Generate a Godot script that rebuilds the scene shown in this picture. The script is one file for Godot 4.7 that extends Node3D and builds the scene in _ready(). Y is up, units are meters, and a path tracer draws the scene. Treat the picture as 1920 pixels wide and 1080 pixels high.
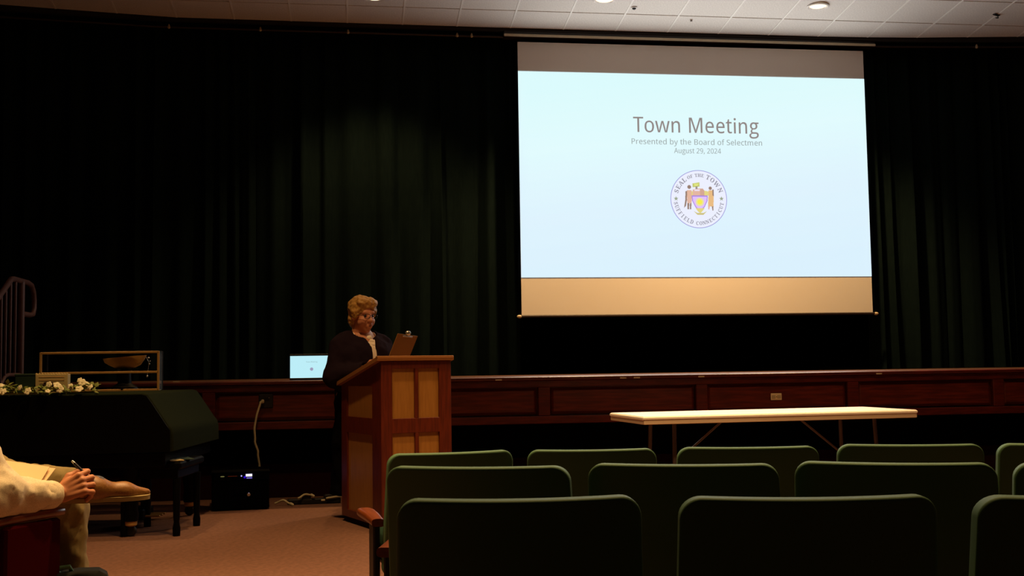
extends Node3D
# A town meeting in a school auditorium: stage with dark green curtains and a lit projection screen,
# a speaker at a wooden lectern, a covered grand piano, a folding table and rows of green seats.

var M := {}
var used := {}

# ------------------------------------------------------------------ geometry kit
class Geo:
	var t := PackedVector3Array()          # triangles, counter-clockwise seen from outside

	func prim(s: PackedVector3Array, closed := true) -> void:
		if closed:
			var c := Vector3.ZERO
			for p in s:
				c += p
			c /= maxf(1.0, s.size())
			var vol := 0.0
			for i in range(0, s.size(), 3):
				vol += (s[i] - c).dot((s[i + 1] - c).cross(s[i + 2] - c))
			if vol < 0.0:
				for i in range(0, s.size(), 3):
					var k := s[i + 1]
					s[i + 1] = s[i + 2]
					s[i + 2] = k
		t.append_array(s)

	func loft(rings: Array, cap := true, closed_ring := true, x := Transform3D()) -> Geo:
		var s := PackedVector3Array()
		var n: int = rings[0].size()
		for i in rings.size() - 1:
			var a: PackedVector3Array = rings[i]
			var b: PackedVector3Array = rings[i + 1]
			for j in (n if closed_ring else n - 1):
				var k := (j + 1) % n
				for p in [a[j], a[k], b[k], a[j], b[k], b[j]]:
					s.append(x * p)
		if cap and closed_ring:
			for e in [0, rings.size() - 1]:
				var r: PackedVector3Array = rings[e]
				var flat := PackedVector2Array()
				var nn := Vector3.ZERO
				for j in n:
					nn += r[j].cross(r[(j + 1) % n])
				nn = nn.normalized()
				var ux := nn.cross(Vector3.UP if absf(nn.y) < 0.9 else Vector3.RIGHT).normalized()
				var uy := nn.cross(ux)
				for p in r:
					flat.append(Vector2(p.dot(ux), p.dot(uy)))
				var idx := Geometry2D.triangulate_polygon(flat)
				if idx.is_empty():
					for j in range(1, n - 1):
						idx.append_array([0, j, j + 1])
				for q in range(0, idx.size(), 3):
					var tri := [r[idx[q]], r[idx[q + 1]], r[idx[q + 2]]]
					var tn: Vector3 = (tri[1] - tri[0]).cross(tri[2] - tri[0])
					# the first ring's sides turn with its own order; the caps must agree with them
					var want := -1.0 if e == 0 else 1.0
					if tn.dot(nn) * want < 0.0:
						tri = [tri[0], tri[2], tri[1]]
					for p in tri:
						s.append(x * p)
		prim(s, closed_ring)
		return self

	func box(c: Vector3, size: Vector3, bev := 0.004, x := Transform3D()) -> Geo:
		var h := size * 0.5
		var b := minf(bev, minf(h.x, minf(h.y, h.z)) * 0.95)
		var rings := []
		for q in [[-h.y, b], [-h.y + b, 0.0], [h.y - b, 0.0], [h.y, b]]:
			var ix: float = h.x - q[1]
			var iz: float = h.z - q[1]
			var r := PackedVector3Array()
			for p in [Vector2(ix - b, iz), Vector2(ix, iz - b), Vector2(ix, -iz + b), Vector2(ix - b, -iz), Vector2(-ix + b, -iz), Vector2(-ix, -iz + b), Vector2(-ix, iz - b), Vector2(-ix + b, iz)]:
				r.append(c + Vector3(p.x, q[0], p.y))
			rings.append(r)
		return loft(rings, true, true, x)

	# a polygon in the plane of axes ux, uy at o, thickened along its normal by d
	func slab(poly: PackedVector2Array, o: Vector3, ux: Vector3, uy: Vector3, d: float, bev := 0.0) -> Geo:
		var nn := ux.cross(uy).normalized()
		var rings := []
		var steps := [[0.0, 0.0], [d, 0.0]]
		if bev > 0.0:
			steps = [[0.0, 0.0], [d - bev, 0.0], [d, bev]]
		for q in steps:
			var pl := poly
			if q[1] > 0.0:
				var c := Vector2.ZERO
				for p in poly:
					c += p
				c /= poly.size()
				pl = PackedVector2Array()
				for p in poly:
					var v: Vector2 = p - c
					pl.append(c + Vector2(v.x - signf(v.x) * q[1], v.y - signf(v.y) * q[1]))
			var r := PackedVector3Array()
			for p in pl:
				r.append(o + ux * p.x + uy * p.y + nn * q[0])
			rings.append(r)
		return loft(rings)

	func tube(path: PackedVector3Array, r0: float, r1 := -1.0, sides := 10, round_ends := true) -> Geo:
		var rings := []
		if r1 < 0.0:
			r1 = r0
		var up := Vector3.UP
		var n := path.size()
		var first := (path[1] - path[0]).normalized()
		if absf(first.dot(up)) > 0.9:
			up = Vector3.RIGHT
		var side := first.cross(up).normalized()
		for i in n:
			var d := (path[mini(i + 1, n - 1)] - path[maxi(i - 1, 0)]).normalized()
			side = (side - d * side.dot(d)).normalized()
			var top := side.cross(d)
			var r := lerpf(r0, r1, float(i) / (n - 1))
			if i == 0 and round_ends:
				rings.append(_ring(path[i] - d * r * 0.6, side, top, r * 0.6, sides))
			rings.append(_ring(path[i], side, top, r, sides))
			if i == n - 1 and round_ends:
				rings.append(_ring(path[i] + d * r * 0.6, side, top, r * 0.6, sides))
		return loft(rings)

	func _ring(c: Vector3, a: Vector3, b: Vector3, r: float, sides: int) -> PackedVector3Array:
		var o := PackedVector3Array()
		for j in sides:
			var w := TAU * j / sides
			o.append(c + a * cos(w) * r + b * sin(w) * r)
		return o

	# profile of (radius, height) pairs turned about an axis
	func lathe(profile: Array, o := Vector3.ZERO, axis := Vector3.UP, sides := 20, cap := true) -> Geo:
		var a := axis.cross(Vector3.RIGHT if absf(axis.x) < 0.9 else Vector3.UP).normalized()
		var b := axis.cross(a)
		var rings := []
		for p in profile:
			rings.append(_ring(o + axis * p[1], a, b, maxf(p[0], 0.0004), sides))
		return loft(rings, cap)

	func ball(c: Vector3, r: Vector3, x := Transform3D(), n := 10) -> Geo:
		var rings := []
		for i in range(1, n):
			var w := PI * i / n
			var ring := PackedVector3Array()
			for j in 14:
				var q := TAU * j / 14.0
				ring.append(c + Vector3(sin(w) * cos(q), -cos(w), sin(w) * sin(q)) * r)
			rings.append(ring)
		return loft(rings, true, true, x)

	func mesh(crease := 40.0) -> ArrayMesh:
		var n := t.size()
		var fn := PackedVector3Array()
		fn.resize(n / 3)
		var at := {}
		for i in range(0, n, 3):
			fn[i / 3] = (t[i + 1] - t[i]).cross(t[i + 2] - t[i])
			for k in 3:
				var key := Vector3i((t[i + k] * 20000.0).round())
				if not at.has(key):
					at[key] = PackedInt32Array()
				at[key].append(i / 3)
		var lim := cos(deg_to_rad(crease))
		var pos := PackedVector3Array()
		var nor := PackedVector3Array()
		for i in range(0, n, 3):
			var f0 := fn[i / 3].normalized()
			for k in [0, 2, 1]:
				var p := t[i + k]
				var s := Vector3.ZERO
				for f in at[Vector3i((p * 20000.0).round())]:
					if fn[f].normalized().dot(f0) >= lim:
						s += fn[f]
				pos.append(p)
				nor.append(s.normalized() if s.length() > 1e-14 else f0)
		var a := []
		a.resize(Mesh.ARRAY_MAX)
		a[Mesh.ARRAY_VERTEX] = pos
		a[Mesh.ARRAY_NORMAL] = nor
		var m := ArrayMesh.new()
		m.add_surface_from_arrays(Mesh.PRIMITIVE_TRIANGLES, a)
		return m


# Smoothly joined tapered bones, meshed as surface nets. bones: [a, b, ra, rb] capsules or [centre, radii] ellipsoids.
class Blob:
	var pos := PackedVector3Array()
	var nor := PackedVector3Array()
	var idx := PackedInt32Array()

	static func dist(b: Array, p: Vector3) -> float:
		if b.size() == 2:
			var r: Vector3 = b[1]
			var q: Vector3 = (p - b[0]) / r
			var l := q.length()
			var g := (q / r).length()
			return (l * (l - 1.0) / g) if g > 1e-6 else -minf(r.x, minf(r.y, r.z))
		var a: Vector3 = b[0]
		var ab: Vector3 = b[1] - a
		var h := clampf((p - a).dot(ab) / maxf(ab.length_squared(), 1e-9), 0.0, 1.0)
		return (p - a - ab * h).length() - lerpf(b[2], b[3], h)

	static func reach(b: Array) -> AABB:
		if b.size() == 2:
			return AABB(b[0] - b[1], b[1] * 2.0)
		var r := maxf(b[2], b[3])
		return AABB(b[0], Vector3.ZERO).expand(b[1]).grow(r)

	func add(bones: Array, cell: float, k: float, x := Transform3D(), cuts := [], planes := [], rough := 0.0, freq := 20.0, seed_at := 1) -> Blob:
		var box := reach(bones[0])
		for b in bones:
			box = box.merge(reach(b))
		var pad := cell * 2.5 + rough
		box = box.grow(pad)
		var o := box.position
		var nx := int(ceil(box.size.x / cell)) + 1
		var ny := int(ceil(box.size.y / cell)) + 1
		var nz := int(ceil(box.size.z / cell)) + 1
		var f := PackedFloat32Array()
		f.resize(nx * ny * nz)
		f.fill(1.0)
		for b in bones:
			var rb := reach(b).grow(k + pad)
			var lo := Vector3i(((rb.position - o) / cell).floor()).clamp(Vector3i.ZERO, Vector3i(nx - 1, ny - 1, nz - 1))
			var hi := Vector3i(((rb.end - o) / cell).ceil()).clamp(Vector3i.ZERO, Vector3i(nx - 1, ny - 1, nz - 1))
			for z in range(lo.z, hi.z + 1):
				for y in range(lo.y, hi.y + 1):
					var row := (z * ny + y) * nx
					for xx in range(lo.x, hi.x + 1):
						var d := dist(b, o + Vector3(xx, y, z) * cell)
						var e := f[row + xx]
						var h := maxf(k - absf(d - e), 0.0) / k
						f[row + xx] = minf(d, e) - h * h * k * 0.25
		var noise := FastNoiseLite.new()
		noise.seed = seed_at
		noise.frequency = freq
		if rough > 0.0 or cuts.size() or planes.size():
			for z in nz:
				for y in ny:
					var row := (z * ny + y) * nx
					for xx in nx:
						var d := f[row + xx]
						if d > 0.1:
							continue
						var p := o + Vector3(xx, y, z) * cell
						if rough > 0.0 and absf(d) < rough * 2.0 + cell * 2.0:
							d += noise.get_noise_3dv(p) * rough
						for c in cuts:
							d = maxf(d, -dist(c, p))
						for pl in planes:
							d = maxf(d, pl.normal.dot(p) - pl.d)
						f[row + xx] = d
		var vid := PackedInt32Array()
		vid.resize(f.size())
		vid.fill(-1)
		var sx := 1
		var sy := nx
		var sz := nx * ny
		var first := pos.size()
		var offs := [0, sx, sy, sx + sy, sz, sx + sz, sy + sz, sx + sy + sz]
		var edges := [[0, 1], [2, 3], [4, 5], [6, 7], [0, 2], [1, 3], [4, 6], [5, 7], [0, 4], [1, 5], [2, 6], [3, 7]]
		var corner := []
		for q in 8:
			corner.append(Vector3(q & 1, (q >> 1) & 1, (q >> 2) & 1))
		for z in nz - 1:
			for y in ny - 1:
				for xx in nx - 1:
					var c := xx + y * sy + z * sz
					if f[c] > cell * 3.0 or f[c] < -cell * 3.0:
						continue
					var mask := 0
					for q in 8:
						if f[c + offs[q]] < 0.0:
							mask |= 1 << q
					if mask == 0 or mask == 255:
						continue
					var s := Vector3.ZERO
					var n := 0
					for e in edges:
						var va := f[c + offs[e[0]]]
						var vb := f[c + offs[e[1]]]
						if (va < 0.0) != (vb < 0.0):
							s += corner[e[0]].lerp(corner[e[1]], va / (va - vb))
							n += 1
					vid[c] = pos.size()
					pos.append(x * (o + (Vector3(xx, y, z) + s / n) * cell))
					nor.append(Vector3.ZERO)
		var i0 := idx.size()
		for z in range(1, nz - 1):
			for y in range(1, ny - 1):
				for xx in range(1, nx - 1):
					var c := xx + y * sy + z * sz
					var a := f[c]
					if a > cell * 3.0 or a < -cell * 3.0:
						continue
					for axis in 3:
						var st: int = [sx, sy, sz][axis]
						var b := f[c + st]
						if (a < 0.0) == (b < 0.0):
							continue
						var u: int = [sy, sz, sx][axis]
						var v: int = [sz, sx, sy][axis]
						var q := [vid[c], vid[c - u], vid[c - u - v], vid[c - v]]
						if q[0] < 0 or q[1] < 0 or q[2] < 0 or q[3] < 0:
							continue
						if a < 0.0:
							idx.append_array([q[0], q[2], q[1], q[0], q[3], q[2]])
						else:
							idx.append_array([q[0], q[1], q[2], q[0], q[2], q[3]])
		for i in range(i0, idx.size(), 3):
			var n := (pos[idx[i + 2]] - pos[idx[i]]).cross(pos[idx[i + 1]] - pos[idx[i]])
			for k2 in 3:
				nor[idx[i + k2]] += n
		for i in range(first, nor.size()):
			nor[i] = nor[i].normalized()
		return self

	func mesh() -> ArrayMesh:
		var a := []
		a.resize(Mesh.ARRAY_MAX)
		a[Mesh.ARRAY_VERTEX] = pos
		a[Mesh.ARRAY_NORMAL] = nor
		a[Mesh.ARRAY_INDEX] = idx
		var m := ArrayMesh.new()
		m.add_surface_from_arrays(Mesh.PRIMITIVE_TRIANGLES, a)
		return m


# ------------------------------------------------------------------ naming
func numbered(called: String) -> String:
	var n: int = used.get(called, 0)
	used[called] = n + 1
	return called if n == 0 else "%s_%03d" % [called, n]

func thing(called: String, label: String, category: String, at := Vector3.ZERO, turn := 0.0, group := "") -> Node3D:
	var o := Node3D.new()
	o.name = numbered(called)
	add_child(o)
	o.position = at
	o.rotation_degrees.y = turn
	o.set_meta("label", label)
	o.set_meta("category", category)
	if group:
		o.set_meta("group", group)
	return o

func put(called: String, mesh: Mesh, mat: Material, parent: Node3D, at := Vector3.ZERO) -> MeshInstance3D:
	var o := MeshInstance3D.new()
	o.name = called
	o.mesh = mesh
	o.material_override = mat
	o.position = at
	parent.add_child(o, true)
	return o

func structure(called: String, mesh: Mesh, mat: Material) -> MeshInstance3D:
	var o := put(numbered(called), mesh, mat, self)
	o.set_meta("kind", "structure")
	return o

func tag(o: Node3D, label: String, category: String, group := "") -> void:
	o.set_meta("label", label)
	o.set_meta("category", category)
	if group:
		o.set_meta("group", group)

func box(c: Vector3, s: Vector3, bev := 0.004) -> ArrayMesh:
	return Geo.new().box(c, s, bev).mesh()

# ------------------------------------------------------------------ materials
func plain(c: Color, rough := 0.7, metal := 0.0) -> StandardMaterial3D:
	var m := StandardMaterial3D.new()
	m.albedo_color = c
	m.roughness = rough
	m.metallic = metal
	return m

func speckled(a: Color, b: Color, scale: Vector3, freq := 0.02, rough := 0.7, world := true, seed_at := 3) -> StandardMaterial3D:
	var m := StandardMaterial3D.new()
	var n := FastNoiseLite.new()
	n.seed = seed_at
	n.frequency = freq
	n.fractal_octaves = 4
	var t := NoiseTexture2D.new()
	t.width = 256
	t.height = 256
	t.seamless = true
	t.noise = n
	var g := Gradient.new()
	g.colors = PackedColorArray([a, b])
	g.offsets = PackedFloat32Array([0.25, 0.75])
	t.color_ramp = g
	m.albedo_texture = t
	m.uv1_triplanar = true
	m.uv1_world_triplanar = world
	m.uv1_scale = scale
	m.roughness = rough
	return m

func glowing(c: Color, energy := 1.0) -> StandardMaterial3D:
	var m := StandardMaterial3D.new()
	m.albedo_color = Color.BLACK
	m.metallic_specular = 0.0
	m.roughness = 1.0
	m.emission_enabled = true
	m.emission = c
	m.emission_energy_multiplier = energy
	return m

func materials() -> void:
	M.carpet = speckled(Color(0.45, 0.33, 0.28), Color(0.49, 0.358, 0.303), Vector3(3, 3, 3), 0.03, 0.95)
	M.tile = speckled(Color(0.80, 0.78, 0.75), Color(0.86, 0.84, 0.81), Vector3(4, 4, 4), 0.05, 0.9)
	M.grid = plain(Color(0.83, 0.81, 0.78), 0.6)
	M.bar = plain(Color(0.89, 0.88, 0.85), 0.6)
	M.wall = plain(Color(0.20, 0.17, 0.15), 0.9)
	M.black_wall = plain(Color(0.05, 0.05, 0.055), 0.95)
	M.trim = plain(Color(0.10, 0.08, 0.06), 0.7)
	M.velvet = speckled(Color(0.052, 0.088, 0.088), Color(0.066, 0.104, 0.10), Vector3(6, 0.6, 6), 0.03, 0.95)
	M.black_cloth = plain(Color(0.035, 0.035, 0.045), 0.95)
	M.stage_wood = speckled(Color(0.27, 0.065, 0.045), Color(0.36, 0.10, 0.06), Vector3(0.5, 5, 5), 0.03, 0.38)
	M.stage_panel = speckled(Color(0.29, 0.085, 0.05), Color(0.40, 0.14, 0.075), Vector3(0.35, 4, 4), 0.03, 0.36, true, 8)
	M.deck = speckled(Color(0.30, 0.19, 0.12), Color(0.38, 0.25, 0.16), Vector3(1, 4, 8), 0.03, 0.35)
	M.under_stage = plain(Color(0.035, 0.025, 0.03), 0.9)
	M.kick = plain(Color(0.16, 0.05, 0.045), 0.8)
	M.cherry = speckled(Color(0.32, 0.105, 0.045), Color(0.40, 0.145, 0.06), Vector3(6, 0.5, 6), 0.03, 0.4, false)
	M.maple = speckled(Color(0.60, 0.41, 0.18), Color(0.64, 0.445, 0.205), Vector3(5, 0.6, 5), 0.03, 0.4, false, 5)
	M.maple_edge = plain(Color(0.60, 0.40, 0.21), 0.4)
	M.arm_wood = speckled(Color(0.40, 0.19, 0.08), Color(0.48, 0.24, 0.10), Vector3(5, 5, 0.6), 0.03, 0.3, false, 6)
	M.screen_cloth = plain(Color(0.90, 0.88, 0.85), 0.95)
	M.case_dark = plain(Color(0.16, 0.12, 0.10), 0.5)
	M.case_light = plain(Color(0.80, 0.75, 0.63), 0.4)
	M.seat_back = plain(Color(0.28, 0.43, 0.30), 0.7)
	M.seat_cloth = speckled(Color(0.09, 0.15, 0.11), Color(0.12, 0.19, 0.14), Vector3(20, 20, 20), 0.05, 0.95, false)
	M.bag = plain(Color(0.085, 0.10, 0.085), 0.9)
	M.iron = plain(Color(0.05, 0.05, 0.055), 0.5, 0.3)
	M.burgundy = speckled(Color(0.22, 0.02, 0.035), Color(0.25, 0.03, 0.04), Vector3(20, 20, 20), 0.05, 0.9, false)
	M.table_top = plain(Color(0.93, 0.90, 0.86), 0.5)
	M.table_edge = plain(Color(0.80, 0.72, 0.62), 0.5)
	M.steel = plain(Color(0.36, 0.33, 0.32), 0.4, 0.7)
	M.chrome = plain(Color(0.80, 0.80, 0.78), 0.25, 0.9)
	M.brass = plain(Color(0.74, 0.57, 0.31), 0.45, 0.2)
	M.piano_cover = speckled(Color(0.115, 0.135, 0.085), Color(0.135, 0.155, 0.10), Vector3(8, 8, 8), 0.04, 0.9, false)
	M.piano_black = plain(Color(0.025, 0.025, 0.027), 0.45)
	M.piano_black.metallic_specular = 0.2
	M.rack = plain(Color(0.012, 0.012, 0.014), 0.8)
	M.rack.metallic_specular = 0.1
	M.black_plastic = plain(Color(0.022, 0.022, 0.025), 0.6)
	M.cream_plastic = plain(Color(0.92, 0.87, 0.72), 0.5)
	M.cord = plain(Color(0.74, 0.70, 0.56), 0.6)
	M.rail = plain(Color(0.42, 0.29, 0.26), 0.5, 0.1)
	M.leaf = speckled(Color(0.36, 0.42, 0.13), Color(0.58, 0.60, 0.26), Vector3(30, 30, 30), 0.05, 0.7, false)
	M.petal = plain(Color(0.93, 0.90, 0.74), 0.7)
	M.card = plain(Color(0.80, 0.71, 0.48), 0.8)
	M.card_dark = plain(Color(0.22, 0.10, 0.06), 0.8)
	M.green_card = plain(Color(0.10, 0.20, 0.13), 0.8)
	M.straw = speckled(Color(0.74, 0.55, 0.27), Color(0.84, 0.66, 0.36), Vector3(8, 20, 8), 0.05, 0.7, false)
	M.glass = plain(Color(0.85, 0.92, 0.95, 0.10), 0.05)
	M.glass.transparency = BaseMaterial3D.TRANSPARENCY_ALPHA
	M.skin = plain(Color(0.78, 0.52, 0.38), 0.55)
	M.skin_man = plain(Color(0.74, 0.49, 0.34), 0.55)
	M.hair = speckled(Color(0.62, 0.45, 0.20), Color(0.78, 0.60, 0.31), Vector3(40, 25, 40), 0.06, 0.6, false)
	M.grey_hair = plain(Color(0.45, 0.42, 0.38), 0.7)
	M.navy = speckled(Color(0.13, 0.095, 0.125), Color(0.155, 0.115, 0.145), Vector3(20, 20, 20), 0.05, 0.95, false)
	M.dress = plain(Color(0.045, 0.04, 0.05), 0.9)
	M.blouse = plain(Color(0.97, 0.90, 0.80), 0.8)
	M.lip = plain(Color(0.42, 0.13, 0.11), 0.5)
	M.eye = plain(Color(0.10, 0.07, 0.06), 0.3)
	M.hardboard = speckled(Color(0.54, 0.38, 0.14), Color(0.58, 0.41, 0.16), Vector3(15, 15, 15), 0.05, 0.6, false)
	M.shirt = speckled(Color(0.78, 0.72, 0.60), Color(0.93, 0.88, 0.76), Vector3(22, 22, 22), 0.05, 0.85, false, 11)
	M.khaki = speckled(Color(0.50, 0.44, 0.27), Color(0.56, 0.49, 0.31), Vector3(20, 20, 20), 0.05, 0.9, false)
	M.leather = speckled(Color(0.50, 0.33, 0.15), Color(0.60, 0.42, 0.20), Vector3(12, 12, 12), 0.05, 0.45, false)
	M.sole = plain(Color(0.60, 0.53, 0.34), 0.8)
	M.sock = speckled(Color(0.08, 0.10, 0.18), Color(0.50, 0.50, 0.54), Vector3(14, 14, 14), 0.06, 0.9, false)
	M.paper = plain(Color(0.93, 0.80, 0.62), 0.8)
	M.pen_dark = plain(Color(0.06, 0.05, 0.10), 0.3)
	for k in ["velvet", "black_cloth", "piano_cover", "under_stage", "navy", "dress", "black_wall", "seat_cloth", "carpet", "kick", "burgundy"]:
		M[k].metallic_specular = 0.08

# ------------------------------------------------------------------ build
func _ready() -> void:
	var cam := Camera3D.new()
	cam.name = "camera"
	cam.transform = Transform3D(Basis(Vector3(0.98982276, -0.0150236, 0.14151044), Vector3(0.00466402, 0.99730225, 0.07325619), Vector3(-0.14222925, -0.07185063, 0.98722253)).orthonormalized(), Vector3(0, 1.05, 0))
	cam.fov = 28.8415
	cam.near = 0.05
	cam.far = 60.0
	add_child(cam)
	cam.current = true
	var we := WorldEnvironment.new()
	we.name = "world"
	var env := Environment.new()
	env.background_mode = Environment.BG_COLOR
	env.background_color = Color(0, 0, 0)
	env.tonemap_mode = Environment.TONE_MAPPER_LINEAR
	env.tonemap_exposure = 1.0
	env.sdfgi_enabled = true
	env.ssao_enabled = true
	env.ssil_enabled = true
	we.environment = env
	add_child(we)
	materials()
	room()
	stage()
	curtains()
	screen()
	table()
	seats()
	lectern()
	speaker()
	piano()
	stage_things()
	listener()

# ceiling edge over the stage: it bows a little towards the hall at both ends
const EDGE := [[-7.2, -11.2], [-3.525, -11.784], [-2.401, -11.91], [-1.981, -11.972], [2.0, -12.0], [5.5, -11.99], [6.387, -11.954], [7.778, -11.829], [11.2, -11.3]]
func edge_z(x: float) -> float:
	for i in EDGE.size() - 1:
		if x <= EDGE[i + 1][0]:
			return lerpf(EDGE[i][1], EDGE[i + 1][1], clampf((x - EDGE[i][0]) / (EDGE[i + 1][0] - EDGE[i][0]), 0.0, 1.0))
	return EDGE[-1][1]

const CEIL := 4.80
const RISE := 0.108
func ceil_y(z: float) -> float:
	return CEIL + RISE * (z + 12.0)

func room() -> void:
	# carpeted floor, rising very slightly under the seats
	var prof := PackedVector2Array([Vector2(-16, -0.3), Vector2(-16, 0), Vector2(-4.4, 0), Vector2(4.0, 0.168), Vector2(4.0, -0.3)])
	structure("floor", Geo.new().slab(prof, Vector3(11, 0, 0), Vector3(0, 0, 1), Vector3(0, 1, 0), -18.2 * -1.0).mesh(), M.carpet)
	structure("wall_left", box(Vector3(-7.3, 2.8, -6), Vector3(0.2, 6.6, 20.4), 0.0), M.wall)
	structure("wall_right", box(Vector3(11.1, 2.8, -6), Vector3(0.2, 6.6, 20.4), 0.0), M.wall)
	structure("wall_back", box(Vector3(1.9, 3.2, 4.1), Vector3(18.6, 7.0, 0.2), 0.0), M.wall)
	structure("wall_front", box(Vector3(1.9, 2.8, -16.1), Vector3(18.6, 6.6, 0.2), 0.0), M.black_wall)
	structure("trim_1", box(Vector3(1.9, 5.55, -14.0), Vector3(18.4, 0.1, 4.4), 0.0), M.black_wall)
	# suspended ceiling: a sloping backing slab, with every tile near the stage laid on its own
	var c := Geo.new()
	var rings := []
	for z in [-11.9, 4.0]:
		var y := ceil_y(z) + 0.010
		rings.append(PackedVector3Array([Vector3(-7.2, y, z), Vector3(11.0, y, z), Vector3(11.0, y + 0.6, z), Vector3(-7.2, y + 0.6, z)]))
	c.loft(rings)
	var ceil := structure("ceiling", c.mesh(), M.grid)
	var pitch := 0.594
	for k in range(-14, 17):
		var x0 := 1.161 + pitch * k + 0.006
		var x1 := x0 + pitch - 0.012
		for r in 5:
			var za := (edge_z(x0) if r == 0 else -11.545 + 0.594 * (r - 1) + 0.006)
			var zb := (edge_z(x1) if r == 0 else za)
			var zc := -11.545 + 0.594 * r - 0.006
			var f := func(x: float, z: float, d: float) -> Vector3:
				return Vector3(x, ceil_y(z) + d, z)
			var g := Geo.new()
			g.loft([
				PackedVector3Array([f.call(x0 + 0.004, za + 0.004, 0.0), f.call(x1 - 0.004, zb + 0.004, 0.0), f.call(x1 - 0.004, zc - 0.004, 0.0), f.call(x0 + 0.004, zc - 0.004, 0.0)]),
				PackedVector3Array([f.call(x0, za, 0.005), f.call(x1, zb, 0.005), f.call(x1, zc, 0.005), f.call(x0, zc, 0.005)]),
				PackedVector3Array([f.call(x0, za, 0.02), f.call(x1, zb, 0.02), f.call(x1, zc, 0.02), f.call(x0, zc, 0.02)])])
			put("ceiling_tile", g.mesh(), M.tile, ceil)
	for k in range(-14, 18):
		var bx := 1.161 + pitch * k
		var zf := edge_z(bx) + 0.004
		var bar := []
		for z in [zf, -8.7]:
			var yb := ceil_y(z)
			bar.append(PackedVector3Array([Vector3(bx - 0.009, yb - 0.003, z), Vector3(bx + 0.009, yb - 0.003, z), Vector3(bx + 0.009, yb + 0.008, z), Vector3(bx - 0.009, yb + 0.008, z)]))
		put("grid_bar", Geo.new().loft(bar).mesh(), M.bar, ceil)
	# dark fascia along the edge
	var fr := []
	var x := -7.2
	while x <= 11.2:
		var z := edge_z(x)
		fr.append(PackedVector3Array([Vector3(x, CEIL - 0.03, z - 0.005), Vector3(x, CEIL + 0.75, z - 0.005), Vector3(x, CEIL + 0.75, z - 0.06), Vector3(x, CEIL - 0.03, z - 0.06)]))
		x += 0.4
	structure("trim_2", Geo.new().loft(fr).mesh(), M.trim)
	# recessed lamps
	downlight(Vector3(0.25, 0, -11.34), 6.5, 52.0, "ceiling downlight over the curtain beside the screen, only its glow edging into view")
	downlight(Vector3(2.638, 0, -11.217), 18.0, 54.0, "lit ceiling downlight above the screen's upper corner nearest the lectern, cut by the frame")
	downlight(Vector3(4.98, 0, -11.203), 18.0, 54.0, "lit ceiling downlight fully in view above the half of the screen far from the lectern")
	downlight(Vector3(2.75, 0, -7.0), 17.0, 30.0, "recessed ceiling downlight straight above the white folding table, out of the frame")
	downlight(Vector3(-1.35, 0, -4.3), 20.0, 26.0, "recessed ceiling downlight above the seated person in the pale shirt, out of the frame")
	downlight(Vector3(-1.95, 0, -7.75), 7.0, 17.0, "recessed ceiling downlight above the flowers on the piano, out of the frame")
	downlight(Vector3(-0.45, 0, -5.9), 11.0, 46.0, "recessed ceiling downlight above the carpet before the lectern, out of the frame")
	downlight(Vector3(4.6, 0, -6.0), 9.0, 52.0, "recessed ceiling downlight beyond the far end of the folding table, out of the frame")
	downlight(Vector3(0.6, 0, -4.6), 15.0, 42.0, "recessed ceiling downlight above the aisle end of the green seats, out of the frame")
	downlight(Vector3(2.3, 0, -4.6), 16.0, 42.0, "recessed ceiling downlight above the middle of the green seats, out of the frame")
	# small ceiling fittings
	var sp := thing("ceiling_camera", "small round black eye in a white ring on the ceiling between the two lit downlights", "ceiling fitting", Vector3(2.998, ceil_y(-11.374), -11.374))
	put("ring", Geo.new().lathe([[0.032, 0.0], [0.034, -0.006], [0.022, -0.008]], Vector3.ZERO, Vector3.UP, 18).mesh(), M.grid, sp)
	put("eye", Geo.new().ball(Vector3(0, -0.008, 0), Vector3(0.022, 0.018, 0.022)).mesh(), M.black_plastic, sp)
	var sq := thing("sprinkler_head", "tiny pale sprinkler nub in the tile row next to the stage edge", "sprinkler", Vector3(3.708, ceil_y(-11.638), -11.638))
	put("stem", Geo.new().lathe([[0.016, 0.0], [0.012, -0.008], [0.006, -0.014]], Vector3.ZERO, Vector3.UP, 12).mesh(), M.grid, sq)
	put("deflector", Geo.new().lathe([[0.014, -0.013], [0.014, -0.016]], Vector3.ZERO, Vector3.UP, 12).mesh(), M.steel, sq)
	var sv := thing("ceiling_hook", "black slanted fitting stuck on a tile near the frame corner above the far curtain", "ceiling fitting", Vector3(7.083, ceil_y(-11.257), -11.257), 30.0)
	put("plate", box(Vector3(0, -0.006, 0), Vector3(0.10, 0.012, 0.035), 0.003), M.black_plastic, sv)
	put("hook", Geo.new().tube(PackedVector3Array([Vector3(0.03, -0.01, 0), Vector3(0.035, -0.035, 0), Vector3(-0.01, -0.04, 0)]), 0.006).mesh(), M.black_plastic, sv)

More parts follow.
